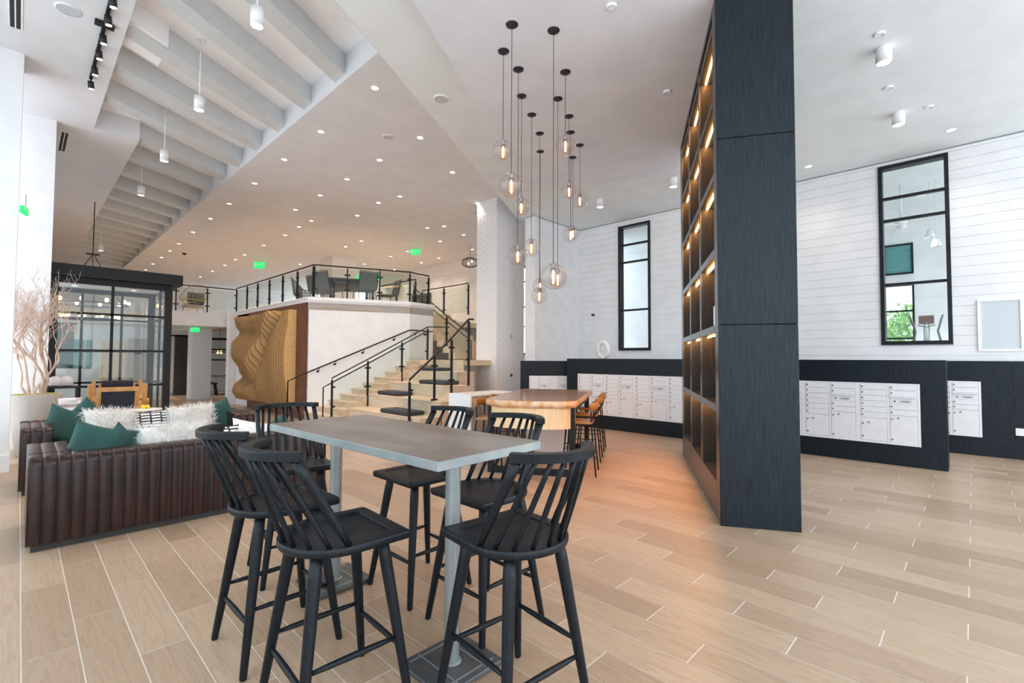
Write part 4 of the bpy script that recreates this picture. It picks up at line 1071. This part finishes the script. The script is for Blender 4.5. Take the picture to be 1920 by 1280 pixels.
exit_sign('green EXIT sign on the left pier seen edge on', -.005, 8.84, 3.37, 72, .5)
# ------------------------------------------------------------------ glass vestibule room
gr = thing('glass_room', 'black framed glass room with a deep black header, left of the art wall', 'glass room', (.38, 13.0, 0))
W_, D_, H_ = 2.0, 2.1, 3.08
MB().box(-.02, 2.16, -.16, D_, H_, H_ + .235).obj('header', M_black, gr)
def post(x, y): MB().box(x, x + .13, y, y + .13, 0, H_).obj('corner_post', M_black, gr)
for x in (0, W_ - .13):
    for y in (0, D_ - .13): post(x, y)
for nm, y in (('front', 0.03), ('back', D_ - .10)):
    for z in (.86, 1.60, 2.36): MB().box(.13, W_ - .13, y, y + .05, z - .022, z + .022).obj('mullion', M_black, gr)
    MB().box(.13, W_ - .13, y, y + .06, H_ - .12, H_).obj('mullion', M_black, gr)
    MB().box(.13, W_ - .13, y, y + .06, 0, .06).obj('mullion', M_black, gr)
    xs = (.13, .965, W_ - .13) if y < 1 else (.13, .62, 1.35, W_ - .13)
    for x in xs[1:-1]: MB().box(x - .025, x + .025, y, y + .05, .06, H_ - .12).obj('mullion', M_black, gr)
    zs = (.06, .86, 1.60, 2.36, H_ - .12)
    for a, b in zip(xs, xs[1:]):
        for c, d in zip(zs, zs[1:]): MB().box(a + .02, b - .02, y + .022, y + .028, c + .02, d - .02).obj('pane', M_glass, gr)
for x in (.03, W_ - .08):
    for z in (.86, 1.60, 2.36): MB().box(x, x + .05, .13, D_ - .13, z - .022, z + .022).obj('mullion', M_black, gr)
    for y in (1.0,): MB().box(x, x + .05, y - .025, y + .025, .0, H_).obj('mullion', M_black, gr)
    for a, b in ((.13, 1.0), (1.0, D_ - .13)): MB().box(x + .02, x + .026, a + .02, b - .02, .06, H_).obj('pane', M_glass, gr)
MB().box(.0, W_, .1, D_, H_ - .012, H_ - .002).obj('soffit', M_ceil, gr)
for i, (x, y) in enumerate(((.45, .6), (.45, 1.5), (1.5, .6), (1.5, 1.5))):
    downlight(.38 + x, 13 + y, H_ - .012, 'small downlight inside the glass room, %s' % ['front left', 'back left', 'front right', 'back right'][i], 'recessed ceiling downlights', SPOT_W * .3, (1, .92, .82))
# what stands behind the glass
b = thing('wall_board', 'dark green board on the left behind the glass room', 'board', (.42, 17.8, 1.15)); MB().rbox(-.02, .62, -.03, .03, 0, 1.2, .01, 1).obj('face', M_dkgreen, b); MB().box(-.05, .66, -.02, .02, 1.2, 1.24).obj('frame', M_black, b)
cb = thing('wall_cabinet', 'pale oak cabinet seen through the glass room', 'cabinet', (2.02, 19.0, 0)); MB().box(-.30, .30, 0, .5, 0, 1.95).obj('body', M_oak, cb)
for z in (.05, 1.02): MB().rbox(-.29, .29, -.02, 0, z, z + .9, .004, 1).obj('door', M_oak, cb)
d = thing('storage_door', 'grey oak door with a dark sign seen through the glass room', 'door', (2.62, 19.0, 0)); MB().box(-.24, .24, 0, .05, 0, 2.05).obj('door_leaf', M_greywood, d); MB().box(-.10, .10, -.01, 0, 1.55, 1.68).obj('sign_plate', M_ink, d)
for i, (x, w) in enumerate(((1.26, .28), (1.52, .12))):
    o = MB().rbox(-w / 2, w / 2, -.02, .02, -.45, .45, .004, 1).obj('picture', M_teal, None, (x, 20.08, 1.55)); tag(o, 'narrow dark picture on the wall behind the glass room, %s' % ('wider one' if w > .2 else 'slimmer one'), 'picture')
struct(MB().box(-1.2, 3.0, 20.1, 20.25, 0, 2.47).obj('wall_inner', M_wall))
# iron chandelier beyond the glass room
ch = thing('chandelier', 'dark iron chandelier with a bulb ring hanging behind the glass room', 'chandelier', (1.25, 16.2, ZW))
MB().tube([(0, 0, 0), (0, 0, -1.35)], .012, 6).obj('chain', M_ink, ch)
MB().box(-.13, .13, -.02, .02, -1.37, -1.33).obj('cross_bar', M_ink, ch)
for a in range(3): MB().tube([(.02 * math.cos(a * 2.1), .02 * math.sin(a * 2.1), -1.36), (.75 * math.cos(a * 2.1 + .5), .75 * math.sin(a * 2.1 + .5), -2.62)], .009, 6).obj('rod', M_ink, ch)
for rr, zz in ((.75, -2.64), (.55, -3.02)):
    MB().tube([(rr * math.cos(q), rr * math.sin(q), zz) for q in [2 * PI * i / 28 for i in range(28)]], .02, 6, closed=True).obj('ring', M_ink, ch)
    for k in range(10):
        q = 2 * PI * k / 10; MB().lathe([(0, .07), (.03, .06), (.045, .02), (.03, -.03), (0, -.045)], 10, (rr * math.cos(q), rr * math.sin(q), zz + .06)).obj('bulb', M_bulb, ch)
# console with two white dome lamps
cs = thing('console_table', 'slim black console table in front of the glass room', 'table', (.36, 12.1, 0))
MB().box(0, .44, 0, .32, .895, .92).obj('table_top', M_ink, cs)
for x in (.02, .42):
    for y in (.02, .28): MB().box(x - .012, x + .012, y - .012, y + .012, 0, .895).obj('leg', M_ink, cs)
for x, lab in ((.475, 'white dome table lamp, left of the two on the black console'), (.635, 'white dome table lamp, right of the two on the black console')):
    p = thing('dome_lamp', lab, 'table lamp', (x, 12.24, .92), 0, 'white dome table lamps')
    MB().lathe([(.085, .018)] + [(.105 * math.cos(a), .085 + .105 * math.sin(a)) for a in [-.6, -.3, 0, .3, .6, .9, 1.2, 1.5, PI / 2]], 24).obj('lamp_shade', M_white, p); MB().lathe([(0, .0), (.05, 0), (.05, .01), (.015, .015), (.015, .04), (0, .04)], 16).obj('lamp_base', M_ink, p)

# ------------------------------------------------------------------ bentwood lounge chairs
def lounge_chair(label, loc, rz, rails=True):
    r = thing('lounge_chair', label, 'armchair', loc, rz, 'bentwood lounge chairs')
    for s_ in (-1, 1):
        x = s_ * .37
        pts = [(x, -.38, 1.0), (x, -.34, .70), (x, -.20, .50), (x, .02, .44), (x, .25, .47), (x, .40, .60), (x, .42, .63), (x, .36, .655), (x, .05, .64), (x, -.30, .60)]
        MB().tube(pts, [(.036, .018)] * len(pts), 8, smooth=False, flat=(1, 0, 0)).obj('arm_loop', M_lathe, r)
        MB().tube([(x, .34, .55), (x, .30, 0)], [(.026, .018)] * 2, 8, flat=(1, 0, 0)).obj('leg', M_lathe, r)
        MB().tube([(x, -.26, .55), (x, -.42, 0)], [(.026, .018)] * 2, 8, flat=(1, 0, 0)).obj('leg', M_lathe, r)
    if rails: MB().box(-.27, .27, -.425, -.395, .88, .955).obj('back_rail', M_lathe, r)
    else: MB().rbox(-.25, .25, -.40, -.33, .86, 1.0, .03, 2, smooth=True).obj('head_cushion', M_navy, r)
    MB().box(-.27, .27, -.345, -.315, .52, .575).obj('back_rail', M_lathe, r)
    for s_ in (-1, 1): MB().tube([(s_ * .255, -.412, .95), (s_ * .255, -.33, .53)], [(.035, .018)] * 2, 6, smooth=False, flat=(1, 0, 0)).obj('back_post', M_lathe, r)
    m = MB(); m.add([(-.23, -.402, .885), (.23, -.402, .885), (.23, -.335, .57), (-.23, -.335, .57), (-.23, -.36, .885), (.23, -.36, .885), (.23, -.29, .57), (-.23, -.29, .57)],
          [(0, 1, 2, 3), (7, 6, 5, 4), (0, 4, 5, 1), (3, 2, 6, 7), (0, 3, 7, 4), (1, 5, 6, 2)]); m.obj('back_cushion', M_navy, r)
    MB().rbox(-.28, .28, -.30, .36, .36, .48, .04, 3, smooth=True).obj('seat_cushion', M_navy, r)
lounge_chair('bentwood lounge chair with its navy back panel to the camera, beyond the sofas', (1.21, 11.0, 0), 0)
lounge_chair('bentwood lounge chair facing the camera, half hidden behind the other one', (1.40, 12.05, 0), PI, False)
ct = thing('coffee_table', 'low round grey coffee table between the lounge chairs and the sofa', 'table', (1.30, 9.6, 0)); MB().lathe([(0, .40), (.42, .40), (.42, .36), (.06, .34), (.06, .03), (.25, 0), (0, 0)], 28).obj('table_top', M_zinc, ct)
ld = thing('side_table', 'white side table with lemons right of the lounge chair', 'table', (1.52, 10.05, 0)); MB().lathe([(0, .60), (.22, .60), (.22, .575), (.03, .56), (.03, .03), (.15, 0), (0, 0)], 24).obj('table_top', M_white, ld)
for i in range(3):
    o = MB().lathe([(0, .035), (.02, .03), (.034, 0), (.02, -.03), (0, -.035)], 12).obj('lemon', mat('lemon peel', (.85, .62, .03), .5), None, (1.48 + .06 * (i % 2), 10.02 + .05 * i, .634)); tag(o, 'yellow lemon on the white side table, %s' % ('nearest', 'middle one', 'farthest')[i], 'lemon', 'lemons on the side table')
tb = thing('low_shelf', 'low grey stand under the stacked white books', 'stand', (.54, 9.7, 0)); MB().box(-.16, .16, -.15, .15, 0, .60).obj('body', M_greywood, tb)
z = .60
for i in range(6):
    h = random.uniform(.035, .055); o = MB().rbox(-.12 + .01 * (i % 3), .12 - .01 * (i % 2), -.10, .10, 0, h - .002, .004, 1).obj('book', M_white if i % 3 else M_pot, None, (.54, 9.66, z), random.uniform(-.5, .5)); z += h
    tag(o, '%s white book from the bottom of the stack beside the planter' % ORD[i], 'book', 'stacked white books')

# ------------------------------------------------------------------ planter with bare bleached branches
pl = thing('planter', 'tall tapered concrete planter holding bleached bare branches', 'planter', (.195, 10.25, 0))
MB().lathe([(0, 0), (.19, 0), (.20, .01), (.305, .90), (.30, .905), (.275, .905), (.27, .85), (0, .85)], 36).obj('pot', M_pot, pl)
mm = MB(); rnd = random.Random(12)
for k in range(70):
    a, q = rnd.uniform(0, 2 * PI), .255 * math.sqrt(rnd.random()); s_ = rnd.uniform(.03, .06)
    mm.lathe([(0, s_ * .7), (s_ * .7, s_ * .45), (s_, 0), (s_, -.03)], 7, (q * math.cos(a), q * math.sin(a), .875))
_o = mm.obj('moss', M_moss, pl); _o['kind'] = 'stuff'
tw = MB(); rnd = random.Random(21)
def branch(p, d, L, r, lev, m):
    n = 5; pts = [p.copy()]; q = p.copy(); dd = d.copy()
    for i in range(n):
        dd = (dd + Vector((rnd.gauss(0, .19), rnd.gauss(0, .19), rnd.gauss(.04, .10)))).normalized(); q = q + dd * L / n; pts.append(q.copy())
    m.tube(pts, [r * (1 - .45 * i / n) for i in range(n + 1)], 6 if lev < 2 else 4, caps=False)
    if lev >= 6: return
    for k in range(3 if lev in (0, 2, 3) else 2):
        i = rnd.choice((3, 4, 5)) if k else 5
        nd = (dd + Vector((rnd.gauss(0, .42), rnd.gauss(0, .42), rnd.gauss(.36, .24)))).normalized()
        branch(pts[i], nd, L * rnd.uniform(.58, .8), max(.0018, r * .58), lev + 1, m)
for k, (a, lean, L, r) in enumerate(((2.6, .22, .62, .028), (-.8, .06, .62, .027), (-.5, .20, .64, .030), (3.6, .40, .50, .018), (-1.6, .16, .56, .022), (-2.2, .20, .56, .022))):
    m = MB(); d0 = Vector((math.cos(a) * lean, math.sin(a) * lean, 1)).normalized()
    branch(Vector((.09 * math.cos(a), .09 * math.sin(a), .86)), d0, L, r, 0, m); m.obj('branch', M_bark, pl)

# ------------------------------------------------------------------ raised floor furniture
UZ = 2.80
dt = thing('dining_table', 'dark dining table on the raised floor behind the railing', 'table', (6.45, 12.55, UZ), R(-22.5))
MB().rbox(-.62, .62, -.9, .9, .70, .76, .004, 1).obj('table_top', M_ink, dt); MB().box(-.5, .5, -.75, .75, .62, .70).obj('apron', M_greych, dt)
for x in (-.5, .5):
    for y in (-.75, .75): MB().box(x - .03, x + .03, y - .03, y + .03, 0, .66).obj('leg', M_black, dt)
def mesh_chair():
    r = thing('mesh_chair', '', 'chair')
    MB().rbox(-.23, .23, -.22, .24, .44, .47, .012, 2).obj('seat', M_greych, r)
    m = MB(); m.add([(-.23, -.24, .46), (.23, -.24, .46), (.23, -.33, .90), (-.23, -.33, .90), (-.23, -.26, .46), (.23, -.26, .46), (.23, -.35, .90), (-.23, -.35, .90)],
        [(3, 2, 1, 0), (4, 5, 6, 7), (0, 1, 5, 4), (3, 7, 6, 2), (0, 4, 7, 3), (1, 2, 6, 5)]); m.obj('backrest', M_greych, r)
    MB().tube([(-.24, -.25, .46), (-.24, -.345, .92), (.24, -.345, .92), (.24, -.25, .46)], .011, 8).obj('back_frame', M_black, r)
    for sx in (-1, 1):
        for sy in (-1, 1): MB().tube([(sx * .22, sy * .21, .45), (sx * .24, sy * .25, 0)], .010, 8).obj('leg', M_black, r)
    return r
mc = mesh_chair()
for i, (x, y, a, lab) in enumerate([(5.70, 12.25, -70, 'grey mesh dining chair at the left of the dark table, nearer the railing'), (5.80, 12.95, -75, 'grey mesh dining chair at the left of the dark table, behind the first'),
                                    (6.35, 11.62, -10, 'grey mesh dining chair in front of the dark table, back to the railing'), (7.30, 12.1, 80, 'grey mesh dining chair at the right end of the dark table')]):
    place(mc, (x, y, UZ), R(a), lab, 'grey mesh chairs at the dining table', i == 0)
def hoop_chair(name, label, loc, rz, m_):
    r = thing(name, label, 'armchair', loc, rz)
    n = 22
    for k in range(n):
        a = -PI * .12 + (PI * 1.24) * k / (n - 1); c, s_ = math.cos(a), -math.sin(a)
        h = .62 + .42 * max(0, math.sin(a))
        MB().tube([(.22 * c, .22 * s_ * .8, .36), (.33 * c, .33 * s_, .55), (.40 * c, .40 * s_, h)], .008, 5).obj('spoke', m_, r)
    for q, z in ((.40, 0), (.33, .55)):
        MB().tube([(q * math.cos(a), -q * math.sin(a), z or (.62 + .42 * max(0, math.sin(a)))) for a in [-PI * .12 + PI * 1.24 * k / 20 for k in range(21)]], .016, 6).obj('hoop', m_, r)
    MB().lathe([(0, .38), (.30, .38), (.30, .32), (0, .32)], 20).obj('seat', m_, r); MB().rbox(-.25, .25, -.24, -.12, .40, .80, .05, 3, smooth=True).obj('cushion', M_greych, r)
    for sx in (-1, 1):
        for sy in (-1, 1): MB().tube([(sx * .2, sy * .2, .33), (sx * .27, sy * .27, 0)], .014, 6).obj('leg', m_, r)
hoop_chair('cane_chair', 'tall pale cane chair on the bridge behind the railing', (3.98, 18.6, UZ), R(10), M_cane)
hoop_chair('woven_chair', 'dark round woven chair behind the railing corner', (5.9, 14.3, UZ), R(-120), M_greych)
cg = thing('cage_pendant', 'round wire cage pendant with warm bulbs beside the white brick pillar', 'pendant lamp', (10.85, 12.55, 4.80))
for k in range(12):
    q = PI * k / 12; MB().tube([(.30 * math.sin(a) * math.cos(q), .30 * math.sin(a) * math.sin(q), .17 * math.cos(a)) for a in [2 * PI * i / 20 for i in range(20)]], .006, 5, closed=True).obj('wire', M_ink, cg)
MB().tube([(0, 0, .17), (0, 0, ZW - 4.80)], .006, 6).obj('cord', M_ink, cg)
for s_ in (-.08, .08): MB().lathe([(0, .05), (.035, .02), (.035, -.02), (0, -.05)], 10, (s_, 0, s_ * .6)).obj('bulb', M_bulb, cg)
tv = thing('wall_screen', 'dark screen on the upper wall beyond the dining set', 'screen', (12.37, 17.6, 3.55)); MB().rbox(-.03, 0, -.75, .75, 0, .75, .01, 1).obj('panel', M_greych, tv)
ud = struct(link('door_2', None, None, (12.37, 20.3, UZ))); MB().box(-.04, .0, -.5, .5, 0, 1.05).obj('door_leaf', M_frost, ud); MB().box(-.05, 0, -.56, -.5, 0, 1.1).box(-.05, 0, .5, .56, 0, 1.1).obj('door_frame', M_black, ud)
# dining corner under the raised floor, seen past the brick pillar
sp = thing('starburst_pendant', 'dark starburst pendant with amber bulbs at the back left', 'pendant lamp', (5.40, 21.0, 1.66))
for k in range(22):
    a = 2 * PI * k / 22; MB().tube([(.10 * math.cos(a), .10 * math.sin(a), .02), (.31 * math.cos(a), .31 * math.sin(a), .02 * (-1) ** k)], [(.03, .008), (.004, .004)], 6, flat=(0, 0, 1)).obj('ray', M_ink, sp)
MB().tube([(0, 0, .04), (0, 0, .96)], .006, 6).obj('cord', M_ink, sp)
for s_ in (-.06, .06): MB().lathe([(0, .07), (.04, .03), (.04, -.03), (0, -.07)], 10, (s_, 0, 0)).obj('bulb', M_bulb, sp)
bt = thing('cafe_table', 'small dark table at the back left under the starburst pendant', 'table', (5.75, 21.3, 0)); MB().rbox(-.5, .5, -.4, .4, .72, .75, .004, 1).obj('table_top', M_ink, bt); MB().box(-.04, .04, -.04, .04, .02, .72).obj('column', M_ink, bt); MB().lathe([(0, .02), (.25, .02), (.25, 0)], 20).obj('base', M_ink, bt)
def slat_chair():
    r = thing('slat_chair', '', 'chair'); MB().rbox(-.21, .21, -.2, .22, .44, .475, .01, 1).obj('seat', M_stool, r)
    for k in range(6): MB().tube([(-.18 + .072 * k, -.19, .47), (-.19 + .076 * k, -.30, .86)], .012, 6).obj('spindle', M_stool, r)
    MB().tube([(-.22, -.30, .87), (.22, -.30, .87)], .02, 6).obj('crest_rail', M_stool, r)
    for sx in (-1, 1):
        for sy in (-1, 1): MB().tube([(sx * .16, sy * .16, .44), (sx * .22, sy * .22, 0)], .016, 6).obj('leg', M_stool, r)
    return r
sc = slat_chair()
for i, (x, y, lab) in enumerate([(5.12, 21.0, 'black slat back chair at the back left table, nearer one'), (5.24, 21.6, 'black slat back chair at the back left table, farther one')]): place(sc, (x, y, 0), R(-95), lab, 'black slat chairs at the back left table', i == 0)

# ------------------------------------------------------------------ fitness room contents
el = thing('elliptical_trainer', 'grey elliptical trainer behind the right tall window', 'exercise machine', (12.8, .67, .40))
MB().rbox(-.55, .55, -.10, .10, 0, .12, .03, 2).obj('base', M_greych, el); MB().tube([(-.15, 0, .1), (-.10, 0, 1.85)], [(.09, .06), (.045, .045)], 12).obj('mast', M_greych, el)
MB().rbox(-.14, -.09, -.12, .12, 1.80, 1.98, .02, 2).obj('console', M_corten, el); MB().tube([(-.16, -.13, 1.78), (-.2, 0, 1.74), (-.16, .13, 1.78)], .015, 8).obj('grip', M_greych, el)
for s_ in (-1, 1):
    MB().tube([(.1, s_ * .22, .5), (-.02, s_ * .24, 1.3), (-.12, s_ * .17, 1.65), (-.22, s_ * .25, 1.98)], .020, 8).obj('handle', M_greych, el)
    MB().rbox(.05, .45, s_ * .18 - .07, s_ * .18 + .07, .22, .27, .02, 2).obj('pedal', M_greych, el)
    MB().lathe([(0, .2), (.03, .2), (.03, 0)], 10, (.4, s_ * .1, .1)).obj('crank', M_ink, el)
fn = thing('ceiling_fan', 'white ceiling fan behind the right tall window', 'fan', (13.0, 1.05, 5.2))
MB().tube([(0, 0, 0), (0, 0, -.72)], .02, 8).lathe([(0, -.95), (.09, -.92), (.11, -.80), (.05, -.70)], 18).obj('motor', M_white, fn)
for k in range(3):
    a = k * 2.094 + .3; M_ = Matrix.Rotation(a, 4, 'Z'); MB().rbox(.1, .75, -.06, .06, -.87, -.855, .005, 1, M=M_).obj('blade', M_white, fn)
for y, z, lab in ((.60, 4.05, 'higher'), (.50, 3.85, 'lower')):
    p = thing('bell_pendant', 'small white bell pendant behind the right tall window, %s one' % lab, 'pendant lamp', (13.0, y, z)); MB().lathe([(.09, -.05), (.04, .12), (0, .12)], 18).obj('lamp_shade', M_white, p); MB().tube([(0, 0, .12), (0, 0, 5.2 - z)], .006, 6).obj('cord', M_white, p); spot(p, (0, 0, -.06), 200, (.95, 1, 1), 105)
rnd = random.Random(5)
for i, (x, y, h) in enumerate(((19.0, 4.2, 4.4), (22.0, 1.6, 3.6), (18.6, 1.0, 3.4))):
    tr_ = thing('garden_tree', 'leafy green tree outside the fitness room window, %s' % ['tallest', 'farthest', 'lowest and nearest'][i], 'tree', (x, y, 0))
    MB().tube([(0, 0, 0), (0, 0, h * .6)], .08, 8).obj('trunk', M_bark, tr_)
    m = MB()
    for k in range(900):
        d = Vector((rnd.gauss(0, 1), rnd.gauss(0, 1), rnd.gauss(0, 1))).normalized() * rnd.uniform(.5, 1.0)
        p = Vector((d.x * 1.1, d.y * 1.1, h * .62 + d.z * h * .38)); u = Vector((rnd.gauss(0, 1), rnd.gauss(0, 1), rnd.gauss(0, 1))).normalized() * .10; v = u.orthogonal().normalized() * .05
        m.add([p - u, p + v, p + u, p - v], [(0, 1, 2, 3)])
    _o = m.obj('foliage', M_leaf, tr_); _o['kind'] = 'stuff'
struct(MB().box(16.0, 40, -25, 25, -.3, -.1).obj('ground', M_grout))
